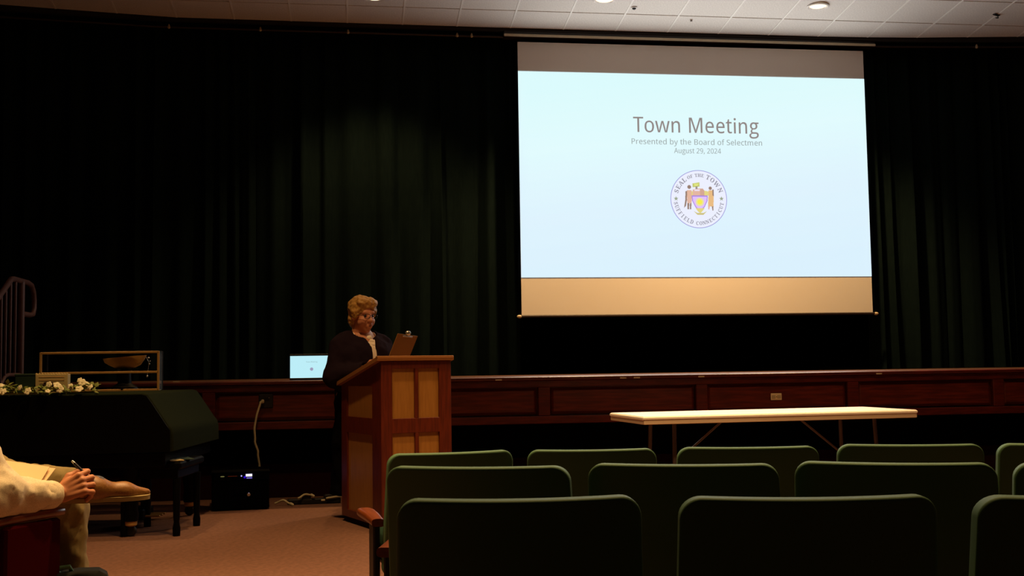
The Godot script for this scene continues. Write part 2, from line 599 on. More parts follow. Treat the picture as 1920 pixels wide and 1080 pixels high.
func downlight(at: Vector3, energy: float, cone: float, label: String, group := "") -> void:
	at.y = ceil_y(at.z)
	var d := thing("recessed_downlight", label, "downlight", at, 0.0, group)
	put("trim_ring", Geo.new().lathe([[0.118, 0.0], [0.122, -0.006], [0.112, -0.012], [0.096, -0.008], [0.090, 0.006]], Vector3.ZERO, Vector3.UP, 28, false).mesh(), M.grid, d)
	put("bulb", Geo.new().lathe([[0.002, -0.010], [0.06, -0.008], [0.092, -0.001], [0.092, 0.004]], Vector3.ZERO, Vector3.UP, 28).mesh(), glowing(Color(1.0, 0.86, 0.70), 2.2), d)
	var l := SpotLight3D.new()
	l.name = "lamp"
	l.light_color = Color(1.0, 0.795, 0.53)
	l.light_energy = energy
	l.light_size = 0.085
	l.spot_angle = cone
	l.spot_angle_attenuation = 0.75
	l.spot_range = 30.0
	l.spot_attenuation = 2.0
	l.shadow_enabled = true
	d.add_child(l)
	l.position = Vector3(0, -0.10, 0)
	l.rotation_degrees.x = -90.0

func stage() -> void:
	var s := thing("stage_platform", "raised stage with a dark red wood panelled front and a worn edge", "stage", Vector3(1.9, 0, -9.4))
	var ox := -1.9
	put("deck", box(Vector3(0, 0.965, -3.3), Vector3(18.2, 0.03, 6.6), 0.004), M.deck, s)
	put("nosing", Geo.new().loft([_nose(-9.1), _nose(9.1)]).mesh(), M.stage_wood, s)
	put("top_rail", box(Vector3(0, 0.919, -0.03), Vector3(18.2, 0.056, 0.05), 0.005), M.stage_wood, s)
	put("bottom_rail", box(Vector3(0, 0.614, -0.03), Vector3(18.2, 0.065, 0.06), 0.006), M.stage_wood, s)
	put("backing", box(Vector3(0, 0.77, -0.08), Vector3(18.2, 0.38, 0.04), 0.0), M.stage_wood, s)
	for k in range(-4, 7):
		var x0 := -1.09 + 1.385 * k
		if x0 < -7.0 or x0 > 9.4:
			continue
		var g := Geo.new()
		var r := []
		for q in [[0.0, -0.062], [0.0, -0.050], [0.022, -0.036], [0.03, -0.036]]:
			var i: float = q[0]
			r.append(PackedVector3Array([Vector3(x0 + ox + i, 0.66 + i, q[1]), Vector3(x0 + ox + 1.26 - i, 0.66 + i, q[1]), Vector3(x0 + ox + 1.26 - i, 0.882 - i, q[1]), Vector3(x0 + ox + i, 0.882 - i, q[1])]))
		g.loft(r)
		put("front_panel", g.mesh(20.0), M.stage_panel, s)
		put("stile", box(Vector3(x0 + ox - 0.062, 0.77, -0.032), Vector3(0.105, 0.245, 0.05), 0.006), M.stage_wood, s)
	put("recess_back", box(Vector3(0, 0.30, -0.42), Vector3(18.2, 0.6, 0.05), 0.0), M.under_stage, s)
	put("kickboard", box(Vector3(0, 0.14, -0.30), Vector3(18.2, 0.28, 0.03), 0.003), M.kick, s)
	# worn flecks of tape on the nosing
	for q in [1.226, 2.30, 2.42, 2.992, 4.62, -1.405]:
		put("tape_scrap", box(Vector3(q + ox, 0.957 if q > 0.0 else 0.983, 0.022 if q > 0.0 else 0.0), Vector3(0.055, 0.012, 0.003), 0.001), M.case_light, s)
	for q in [3.18, 1.6, 4.9]:
		put("scuff", box(Vector3(q + ox, 0.9815, -0.01), Vector3(0.14, 0.002, 0.02), 0.0005), M.table_edge, s)

func _nose(x: float) -> PackedVector3Array:
	var r := PackedVector3Array()
	for p in [Vector2(-0.12, 0.945), Vector2(0.008, 0.945), Vector2(0.019, 0.952), Vector2(0.022, 0.964), Vector2(0.019, 0.974), Vector2(0.008, 0.981), Vector2(-0.12, 0.981)]:
		r.append(Vector3(x, p.y, p.x))
	return r

func drape(x0: float, x1: float, back: float, ybot: float, ytop: float, amp: float, gap: float, seed_at: int) -> ArrayMesh:
	var rng := RandomNumberGenerator.new()
	rng.seed = seed_at
	var rows := 9
	var centres := []
	var x := x0
	while x < x1:
		var w := (rng.randf_range(0.5, 1.1) if rng.randf() < 0.5 else rng.randf_range(1.1, 2.2)) * gap
		centres.append([x, w, rng.randf_range(0.25, 1.0) * amp, rng.randf_range(-0.03, 0.03), rng.randf_range(-0.3, 0.3)])
		x += w
	var rings := []
	for i in rows + 1:
		var v := float(i) / rows
		var row := PackedVector3Array()
		for q in centres.size():
			var c: Array = centres[q]
			for j in 10:
				var u := j / 10.0
				var xx: float = c[0] + c[1] * u + c[3] * (1.0 - v)
				var a: float = c[2] * (0.75 + 0.45 * (1.0 - v)) * (1.0 + c[4] * sin(v * 3.0))
				var zz := a * (0.5 - 0.5 * cos(TAU * u)) * 1.6 + 0.25 * a * sin(TAU * u * 2.0 + q)
				row.append(Vector3(clampf(xx, x0, x1), lerpf(ybot, ytop, v), edge_z(xx) - back + zz))
		rings.append(row)
	var g := Geo.new()
	g.loft(rings, false, false)
	return g.mesh(75.0)

func curtains() -> void:
	var a := MeshInstance3D.new()
	a.name = numbered("stage_curtain")
	a.mesh = drape(-7.15, 1.86, 0.36, 0.985, 5.3, 0.075, 0.19, 5)
	a.material_override = M.velvet
	add_child(a)
	tag(a, "wide dark green pleated stage curtain hanging behind the lectern and the piano", "curtain")
	var b := MeshInstance3D.new()
	b.name = numbered("stage_curtain")
	b.mesh = drape(5.96, 11.0, 0.36, 0.985, 5.3, 0.075, 0.19, 9)
	b.material_override = M.velvet
	add_child(b)
	tag(b, "dark green pleated stage curtain beyond the far edge of the projection screen", "curtain")
	var c := MeshInstance3D.new()
	c.name = numbered("stage_backdrop")
	c.mesh = drape(-3.0, 10.5, 2.3, 0.985, 5.3, 0.06, 0.3, 13)
	c.material_override = M.black_cloth
	add_child(c)
	tag(c, "black backdrop cloth seen in the dark gap under the projection screen", "backdrop")
	var t := thing("curtain_track", "thin dark curtain track with carriers along the edge of the ceiling", "track")
	var p := PackedVector3Array()
	var x := -7.0
	while x < 11.0:
		p.append(Vector3(x, 4.725, edge_z(x) - 0.09))
		x += 0.35
	put("rail", Geo.new().tube(p, 0.014).mesh(), M.case_dark, t)
	for q in [-1.9, -0.95, -0.02, 1.17, 1.33, 7.25]:
		put("carrier", Geo.new().lathe([[0.006, 0.03], [0.014, 0.01], [0.016, -0.01], [0.006, -0.018]], Vector3(q, 4.72, edge_z(q) - 0.07), Vector3.UP, 10).mesh(), M.case_light, t)

func quad(w: float, h: float) -> QuadMesh:
	var q := QuadMesh.new()
	q.size = Vector2(w, h)
	return q

func lettering(text: String, x0: float, x1: float, base: float, cap: float, z: float, mat: Material, parent: Node3D, fonts := ["Droid Sans"], called := "lettering") -> void:
	var f := SystemFont.new()
	f.font_names = PackedStringArray(fonts)
	var thin := FontVariation.new()
	thin.base_font = f
	thin.variation_embolden = 0.0
	var t := TextMesh.new()
	t.text = text
	t.font = thin
	t.font_size = 64
	t.pixel_size = 0.01
	t.depth = 0.001
	t.curve_step = 1.0
	t.horizontal_alignment = HORIZONTAL_ALIGNMENT_LEFT
	t.vertical_alignment = VERTICAL_ALIGNMENT_BOTTOM
	var one := TextMesh.new()
	one.text = "T"
	one.font = f
	one.font_size = 64
	one.pixel_size = 0.01
	one.depth = 0.001
	one.horizontal_alignment = HORIZONTAL_ALIGNMENT_LEFT
	one.vertical_alignment = VERTICAL_ALIGNMENT_BOTTOM
	var a := t.get_aabb()
	var c := one.get_aabb()
	var o := put(called, t, mat, parent)
	var sx := (x1 - x0) / a.size.x
	var sy := cap / c.size.y
	o.scale = Vector3(sx, sy, 1.0)
	o.position = Vector3(x0 - a.position.x * sx, base - c.position.y * sy, z)

func screen() -> void:
	var s := thing("projection_screen", "large pull-down projection screen showing a pale blue slide with writing and a round seal", "screen", Vector3(3.867, 1.63, -12.06))
	# local: x from the middle, y from the foot of the cloth
	put("housing", box(Vector3(-0.015, 3.118, -0.02), Vector3(4.34, 0.075, 0.14), 0.006), M.case_dark, s)
	put("housing_lip", box(Vector3(-0.015, 3.093, 0.062), Vector3(4.34, 0.026, 0.02), 0.004), M.case_light, s)
	var cloth := put("screen_cloth", box(Vector3(0, 1.518, 0.0), Vector3(4.055, 3.036, 0.004), 0.001), M.screen_cloth, s)
	put("bottom_bar", Geo.new().tube(PackedVector3Array([Vector3(-2.045, -0.012, 0), Vector3(2.06, -0.012, 0)]), 0.014).mesh(), M.case_dark, s)
	for q in [-2.05, 2.065]:
		put("end_cap", Geo.new().ball(Vector3(q, -0.014, 0), Vector3(0.03, 0.018, 0.018)).mesh(), M.case_light, s)
	var py0 := 0.412
	var py1 := 2.706
	var gt := GradientTexture2D.new()
	gt.width = 16
	gt.height = 128
	gt.fill_from = Vector2(0.4, 0)
	gt.fill_to = Vector2(0.6, 1)
	var g := Gradient.new()
	g.colors = PackedColorArray([Color(0.862, 0.985, 0.992), Color(0.885, 0.985, 0.995), Color(0.875, 0.955, 0.995), Color(0.858, 0.945, 0.995)])
	g.offsets = PackedFloat32Array([0.0, 0.3, 0.6, 1.0])
	gt.gradient = g
	var m := StandardMaterial3D.new()
	m.albedo_color = Color.BLACK
	m.metallic_specular = 0.0
	m.roughness = 1.0
	m.emission_enabled = true
	m.emission = Color.WHITE
	m.emission_operator = BaseMaterial3D.EMISSION_OP_MULTIPLY
	m.emission_texture = gt
	m.emission_energy_multiplier = 1.0
	var pic := put("projected_picture", quad(4.055, py1 - py0), m, s, Vector3(0, (py0 + py1) * 0.5, 0.006))
	var l := AreaLight3D.new()
	l.name = "picture_light"
	l.area_size = Vector2(4.0, py1 - py0)
	l.light_color = Color(0.96, 0.94, 0.93)
	l.light_energy = 9.5
	l.area_range = 30.0
	l.shadow_enabled = true
	pic.add_child(l)
	l.position = Vector3(0, 0, 0.03)
	l.rotation_degrees.y = 180.0
	var cx := -3.867
	var cy := -1.63
	var dark := glowing(Color(0.57, 0.53, 0.52))
	var mid := glowing(Color(0.62, 0.66, 0.66))
	lettering("Town Meeting", 3.135 + cx, 4.600 + cx, 3.672 + cy, 0.172, 0.008, dark, s)
	lettering("Presented by the Board of Selectmen", 3.112 + cx, 4.634 + cx, 3.536 + cy, 0.062, 0.008, mid, s)
	lettering("August 29, 2024", 3.600 + cx, 4.147 + cx, 3.438 + cy, 0.058, 0.008, mid, s)
	seal(s, Vector3(3.872 + cx, 2.918 + cy, 0.008), 0.326)

func fill(im: Image, pts: Array, c: Color) -> void:
	var poly := PackedVector2Array()
	var lo := Vector2(1e9, 1e9)
	var hi := -lo
	for i in range(0, pts.size(), 2):
		var p := Vector2(pts[i], pts[i + 1])
		poly.append(p)
		lo = lo.min(p)
		hi = hi.max(p)
	for y in range(int(lo.y), int(hi.y) + 1):
		for x in range(int(lo.x), int(hi.x) + 1):
			if Geometry2D.is_point_in_polygon(Vector2(x, y), poly):
				im.set_pixel(x, y, c)

func disc(im: Image, cx: int, cy: int, r: float, c: Color) -> void:
	for y in range(int(cy - r), int(cy + r) + 1):
		for x in range(int(cx - r), int(cx + r) + 1):
			if Vector2(x - cx, y - cy).length() <= r:
				im.set_pixel(x, y, c)

func seal(s: Node3D, at: Vector3, r: float) -> void:
	var im := Image.create(270, 270, false, Image.FORMAT_RGBA8)
	im.fill(Color(0.93, 0.945, 1.0))
	# supporters, crest, shield and ribbon, coarse as the slide shows them
	var brown := Color(0.60, 0.50, 0.45)
	var flesh := Color(0.90, 0.72, 0.62)
	var amber := Color(0.92, 0.74, 0.52)
	var pink := Color(0.90, 0.72, 0.64)
	var gold := Color(0.90, 0.84, 0.52)
	disc(im, 100, 92, 7, brown)
	fill(im, [92, 104, 108, 104, 112, 122, 108, 138, 92, 138, 90, 120], flesh)
	fill(im, [86, 108, 92, 106, 90, 140, 86, 160, 79, 168, 84, 140], brown)
	fill(im, [92, 138, 100, 138, 97, 172, 92, 172], brown)
	fill(im, [102, 138, 108, 138, 105, 172, 100, 172], brown)
	fill(im, [90, 136, 109, 136, 107, 150, 92, 150], pink)
	disc(im, 178, 96, 6, brown)
	fill(im, [172, 104, 186, 103, 190, 130, 188, 163, 168, 161, 170, 130], amber)
	fill(im, [186, 101, 190, 101, 190, 125, 186, 122], brown)
	fill(im, [182, 162, 188, 162, 187, 176, 184, 176], brown)
	fill(im, [168, 161, 175, 161, 172, 173, 169, 172], pink)
	fill(im, [109, 108, 152, 104, 171, 108, 171, 122, 109, 123], gold)
	fill(im, [113, 102, 125, 98, 150, 97, 155, 104, 155, 122, 112, 122], pink)
	fill(im, [139, 98, 150, 97, 155, 104, 155, 122, 140, 122], Color(0.84, 0.66, 0.58))
	fill(im, [118, 101, 140, 101, 138, 106, 120, 106], Color(0.93, 0.88, 0.96))
	fill(im, [113, 79, 138, 75, 138, 90, 128, 92, 113, 92], Color(0.78, 0.80, 0.46))
	fill(im, [118, 80, 136, 80, 130, 88, 120, 88], Color(0.88, 0.90, 0.50))
	fill(im, [124, 90, 130, 90, 130, 99, 124, 99], Color(0.62, 0.58, 0.56))
	fill(im, [108, 123, 168, 122, 166, 142, 156, 163, 138, 184, 121, 164, 110, 142], Color(0.66, 0.52, 0.88))
	fill(im, [111, 127, 165, 126, 163, 142, 154, 161, 138, 179, 123, 162, 113, 142], Color(0.89, 0.76, 0.99))
	disc(im, 138, 146, 15, Color(0.93, 0.90, 0.62))
	disc(im, 138, 146, 9, Color(0.98, 0.93, 0.32))
	fill(im, [122, 169, 155, 169, 144, 182, 138, 186, 130, 180], gold)
	fill(im, [116, 180, 128, 186, 150, 186, 162, 180, 150, 192, 128, 192], Color(0.82, 0.77, 0.52))
	im.generate_mipmaps()
	var tex := ImageTexture.create_from_image(im)
	var m := glowing(Color.WHITE)
	m.emission_operator = BaseMaterial3D.EMISSION_OP_MULTIPLY
	m.emission_texture = tex
	# the disc carries its own texture coordinates
	var st := SurfaceTool.new()
	st.begin(Mesh.PRIMITIVE_TRIANGLES)
	var n := 64
	for i in n:
		for k in [-1, i + 1, i]:
			var p := Vector2.ZERO if k < 0 else Vector2(cos(TAU * k / n), sin(TAU * k / n))
			st.set_normal(Vector3.BACK)
			st.set_uv(Vector2(0.5 + 0.385 * p.x, 0.505 - 0.385 * p.y))
			st.add_vertex(Vector3(p.x, p.y, 0) * r)
	var sl := put("seal", st.commit(), m, s, at)
	var blue := glowing(Color(0.62, 0.60, 0.86))
	var ring := Geo.new()
	var a := PackedVector3Array()
	var b := PackedVector3Array()
	for i in n + 1:
		var d := Vector3(cos(TAU * i / n), sin(TAU * i / n), 0)
		a.append(d * r * 0.985 + Vector3(0, 0, 0.001))
		b.append(d * r * 1.008 + Vector3(0, 0, 0.001))
	ring.loft([a, b], false, false)
	put("rim_line", ring.mesh(), blue, sl)
	var ink := glowing(Color(0.56, 0.55, 0.60))
	var f := SystemFont.new()
	f.font_names = PackedStringArray(["Droid Serif"])
	f.font_weight = 700
	var top := [["S", 161.0, 1.0], ["E", 150.0, 1.0], ["A", 138.5, 1.0], ["L", 127.5, 1.0], ["O", 114.5, 0.72], ["F", 107.0, 0.72], ["T", 95.5, 0.72], ["H", 87.5, 0.72], ["E", 79.5, 0.72], ["T", 65.5, 1.0], ["O", 53.0, 1.0], ["W", 38.5, 1.0], ["N", 22.0, 1.0]]
	for q in top:
		_glyph(q[0], f, q[1], r * 0.755, r * 0.165 * q[2], r * (0.0 if q[2] > 0.9 else 0.02), ink, sl, false)
	var low1 := "SUFFIELD"
	for i in low1.length():
		_glyph(low1[i], f, 190.0 + 8.7 * i, r * 0.90, r * 0.145, 0.0, ink, sl, true)
	var low2 := "CONNECTICUT"
	for i in low2.length():
		_glyph(low2[i], f, 265.0 + 8.35 * i, r * 0.90, r * 0.135, 0.0, ink, sl, true)
	for w in [179.0, 1.5]:
		var sp := PackedVector2Array()
		for k in 10:
			var rr := r * (0.085 if k % 2 == 0 else 0.036)
			sp.append(Vector2(cos(PI / 2 + PI * k / 5), sin(PI / 2 + PI * k / 5)) * rr + Vector2(cos(deg_to_rad(w)), sin(deg_to_rad(w))) * r * 0.81)
		put("star", Geo.new().slab(sp, Vector3(0, 0, 0.0005), Vector3.RIGHT, Vector3.UP, 0.001).mesh(), glowing(Color(0.62, 0.66, 0.56)), sl)

func _glyph(ch: String, f: Font, deg: float, rad: float, h: float, extra: float, mat: Material, parent: Node3D, inward: bool) -> void:
	var t := TextMesh.new()
	t.text = ch
	t.font = f
	t.font_size = 48
	t.pixel_size = 0.01
	t.depth = 0.001
	t.curve_step = 2.0
	var a := t.get_aabb()
	var o := put("seal_letter", t, mat, parent)
	var k := h / 0.36
	var w := deg_to_rad(deg)
	var up := Vector3(cos(w), sin(w), 0) * (-1.0 if inward else 1.0)
	var right := up.cross(Vector3.BACK)
	var foot := Vector3(cos(w), sin(w), 0) * (rad + extra)
	o.transform = Transform3D(Basis(right * k * (0.82 if inward else 0.95), up * k, Vector3.BACK), foot - right * k * a.get_center().x + up * (-a.position.y * k) + Vector3(0, 0, 0.001))

func table() -> void:
	var t := thing("folding_table", "long white folding table standing empty between the seats and the stage", "table", Vector3(2.71, 0, -7.22), 4.3)
	var g := Geo.new()
	g.box(Vector3(0, 0.728, 0), Vector3(1.90, 0.026, 0.70), 0.008)
	put("tabletop", g.mesh(), M.table_top, t)
	var e := Geo.new()
	for q in [[Vector3(0, 0.705, 0.34), Vector3(1.885, 0.03, 0.012)], [Vector3(0, 0.705, -0.34), Vector3(1.885, 0.03, 0.012)], [Vector3(-0.936, 0.705, 0), Vector3(0.012, 0.03, 0.69)], [Vector3(0.936, 0.705, 0), Vector3(0.012, 0.03, 0.69)]]:
		e.box(q[0], q[1], 0.003)
	put("skirt", e.mesh(), M.table_edge, t)
	for s in [-1.0, 1.0]:
		for z in [-0.25, 0.25]:
			put("leg", Geo.new().tube(PackedVector3Array([Vector3(0.70 * s, 0.70, z * 0.9), Vector3(0.72 * s, 0.012, z)]), 0.013).mesh(), M.steel, t)
		put("stretcher", Geo.new().tube(PackedVector3Array([Vector3(0.716 * s, 0.16, -0.24), Vector3(0.716 * s, 0.16, 0.24)]), 0.011).mesh(), M.steel, t)
		put("brace", Geo.new().tube(PackedVector3Array([Vector3(0.714 * s, 0.34, 0.0), Vector3(0.27 * s, 0.69, 0.0)]), 0.007).mesh(), M.steel, t)
		put("brace_bar", Geo.new().tube(PackedVector3Array([Vector3(0.713 * s, 0.34, -0.235), Vector3(0.713 * s, 0.34, 0.235)]), 0.008).mesh(), M.steel, t)

# ------------------------------------------------------------------ auditorium seats
var seat_meshes := {}
func shell(w: float, h: float, d: float, y0: float, rec: float, sag: float, corner: float) -> ArrayMesh:
	# a panel with rounded corners, bowed towards the rear and leaning back; outline (u, v)
	var out := PackedVector2Array()
	var per := 8
	for c in [[1, 1], [-1, 1], [-1, -1], [1, -1]]:
		for i in per + 1:
			var w0 := {[1, 1]: 0.0, [-1, 1]: 90.0, [-1, -1]: 180.0, [1, -1]: 270.0}
			var a: float = deg_to_rad(w0[c] + 90.0 * i / per)
			out.append(Vector2(c[0] * (w * 0.5 - corner) + cos(a) * corner, c[1] * (h * 0.5 - corner) + sin(a) * corner))
	# more points along the long edges so that they can bow
	var dense := PackedVector2Array()
	for i in out.size():
		var p := out[i]
		var q := out[(i + 1) % out.size()]
		var n := maxi(1, int(p.distance_to(q) / 0.03))
		for k in n:
			dense.append(p.lerp(q, float(k) / n))
	var bend := func(p: Vector2, z: float) -> Vector3:
		var u := p.x / (w * 0.5)
		var v := (p.y + h * 0.5)
		var flare := 1.0 + 0.05 * (1.0 - v / h)
		var lean := v * sin(deg_to_rad(rec))
		return Vector3(p.x * flare, y0 + v * cos(deg_to_rad(rec)), z + lean + sag * (1.0 - u * u))
	var rings := []
	var rad := d * 0.5
	var fil := minf(0.009, rad)
	for k in [0.0, 0.3, 0.55, 0.75, 0.9]:
		rings.append([k, -rad, 0.0])
	for i in 5:
		var a := PI * i / 8.0
		rings.append([1.0, -rad + fil * (1.0 - cos(a)), fil * (sin(a) - 1.0)])
	for i in 5:
		var a := PI * (i + 4) / 8.0
		rings.append([1.0, rad - fil * (1.0 + cos(a)), fil * (sin(a) - 1.0)])
	for k in [0.9, 0.75, 0.55, 0.3, 0.0]:
		rings.append([k, rad, 0.0])
	var loops := []
	for q in rings:
		var r := PackedVector3Array()
		for p in dense:
			var s: Vector2 = p
			if q[0] < 1.0:
				var f: float = maxf(q[0], 0.004)
				s = Vector2(p.x - signf(p.x) * minf(fil, absf(p.x)), p.y - signf(p.y) * minf(fil, absf(p.y))) * f
			else:
				var nrm := Vector2(clampf(p.x, -(w * 0.5 - corner), w * 0.5 - corner), clampf(p.y, -(h * 0.5 - corner), h * 0.5 - corner))
				s = p + (p - nrm).normalized() * q[2]
			r.append(bend.call(s, q[1]))
		loops.append(r)
	return Geo.new().loft(loops).mesh(55.0)

func make_seat(label: String, at: Vector3, ang: float, arms: Array, group: String, side_panel := 0, lift := 0.0, fore := 0.0) -> Node3D:
	var s := thing("auditorium_seat", label, "seat", at, -ang, group)
	if seat_meshes.is_empty():
		seat_meshes.back = shell(0.478, 0.44, 0.050, 0.335, 11.0, 0.055, 0.042)
		seat_meshes.pad = shell(0.43, 0.39, 0.05, 0.345, 11.0, 0.055, 0.05)
		seat_meshes.cushion = Geo.new().box(Vector3(0, 0.415, -0.20), Vector3(0.45, 0.09, 0.42), 0.03).mesh(60.0)
		seat_meshes.pan = box(Vector3(0, 0.362, -0.19), Vector3(0.44, 0.02, 0.38), 0.006)
		seat_meshes.post = Geo.new().box(Vector3(0, 0.20, -0.06), Vector3(0.035, 0.40, 0.07), 0.008).box(Vector3(0, 0.012, -0.06), Vector3(0.06, 0.024, 0.26), 0.006).mesh()
		var arm := []
		for q in [[-0.29, 0.020, 0.016, 0.0], [-0.28, 0.030, 0.024, 0.001], [-0.22, 0.034, 0.026, 0.003], [-0.10, 0.029, 0.026, 0.004], [0.04, 0.024, 0.022, 0.0]]:
			var r := PackedVector3Array()
			for j in 14:
				var a := TAU * j / 14.0
				r.append(Vector3(signf(cos(a)) * pow(absf(cos(a)), 0.6) * q[1], 0.527 + q[3] + signf(sin(a)) * pow(absf(sin(a)), 0.6) * q[2] * 0.62, q[0]))
			arm.append(r)
		seat_meshes.arm = Geo.new().loft(arm).mesh(50.0)
		seat_meshes.arm_post = Geo.new().box(Vector3(0, 0.26, -0.06), Vector3(0.026, 0.51, 0.10), 0.006).box(Vector3(0, 0.012, -0.08), Vector3(0.05, 0.024, 0.30), 0.006).mesh()
		seat_meshes.panel = box(Vector3(0, 0.30, -0.135), Vector3(0.03, 0.48, 0.27), 0.008)
	put("backrest", seat_meshes.back, M.seat_back, s)
	put("back_pad", seat_meshes.pad, M.seat_cloth, s, Vector3(0, 0, -0.032))
	put("seat_cushion", seat_meshes.cushion, M.seat_cloth, s)
	put("seat_pan", seat_meshes.pan, M.iron, s)
	for a in arms:
		put("armrest", seat_meshes.arm, M.arm_wood, s, Vector3(0.266 * a, lift, -0.02 + fore))
		put("standard", seat_meshes.arm_post, M.iron, s, Vector3(0.266 * a, 0, fore))
	if side_panel != 0:
		put("end_panel", seat_meshes.panel, M.burgundy, s, Vector3(0.29 * side_panel, 0, fore))
	return s

func seats() -> void:
	var g := "green seats in the block facing the stage"
	var rows := [
		[0.0, [
			[0.328, -3.99, -8.0, 0.92, "dark green seat at the aisle in the row nearest the table, beside the lectern"],
			[0.842, -3.95, 8.6, 0.94, "dark green seat second from the aisle in the row nearest the white table"],
			[1.388, -3.88, 11.5, 1.02, "dark green seat third from the aisle in the row nearest the white table"],
			[1.962, -3.80, 19.0, 1.02, "dark green seat fourth from the aisle in the row nearest the white table"],
			[2.475, -3.64, 21.0, 1.0, "dark green seat fifth from the aisle in the table row, cut by the frame"]]],
		[0.03, [
			[0.353, -3.045, 17.0, 1.02, "dark green seat at the aisle in the middle of the three full rows"],
			[0.884, -2.95, 19.0, 1.03, "dark green seat second from the aisle in the middle of the three full rows"],
			[1.416, -2.82, 25.0, 1.03, "dark green seat third from the aisle in the middle of the three full rows"],
			[1.907, -2.62, 26.0, 1.0, "dark green seat fourth from the aisle in the middle row, only a corner showing"]]],
		[0.04, [
			[0.326, -2.225, 6.9, 0.97, "large dark green seat back at the aisle in the row closest to the camera"],
			[0.856, -2.10, 11.1, 0.985, "largest dark green seat back, second from the aisle in the row closest to the camera"],
			[1.384, -1.96, 14.0, 1.0, "large dark green seat back cut by the frame's corner, third in the closest row"]]],
		[0.045, [
			[0.318, -1.33, 8.0, 1.0, "dark green seat showing only a sliver of its top at the picture's lower edge"]]],
	]
	for row in rows:
		for i in row[1].size():
			var q: Array = row[1][i]
			make_seat(q[4], Vector3(q[0], row[0], q[1]), q[2], [-1] if i == 0 else [], g).scale.x = q[3]
	var bag := thing("bag", "dark green bag with a rounded top on the carpet before the seated person's leg", "bag", Vector3(-0.935, 0, -4.10), 12.0)
	var pb := PackedVector2Array()
	for v in [Vector2(-0.10, 0.0), Vector2(0.10, 0.0), Vector2(0.102, 0.33), Vector2(0.092, 0.362), Vector2(0.066, 0.378), Vector2(0.0, 0.381), Vector2(-0.07, 0.376), Vector2(-0.095, 0.36), Vector2(-0.102, 0.33)]:
		pb.append(v)
	put("body", Geo.new().slab(pb, Vector3(0, 0, -0.045), Vector3.RIGHT, Vector3.UP, 0.09, 0.012).mesh(50.0), M.bag, bag)
	put("strap", Geo.new().tube(PackedVector3Array([Vector3(-0.06, 0.37, 0.0), Vector3(-0.075, 0.392, 0.015), Vector3(-0.03, 0.396, 0.02), Vector3(-0.02, 0.37, 0.0)]), 0.008).mesh(60.0), M.seat_back, bag)
	make_seat("seat with a burgundy end panel and wooden armrest under the arm of the seated person", Vector3(-1.432, 0.025, -3.822), 24.0, [1, -1], "", 1, 0.028, -0.14)

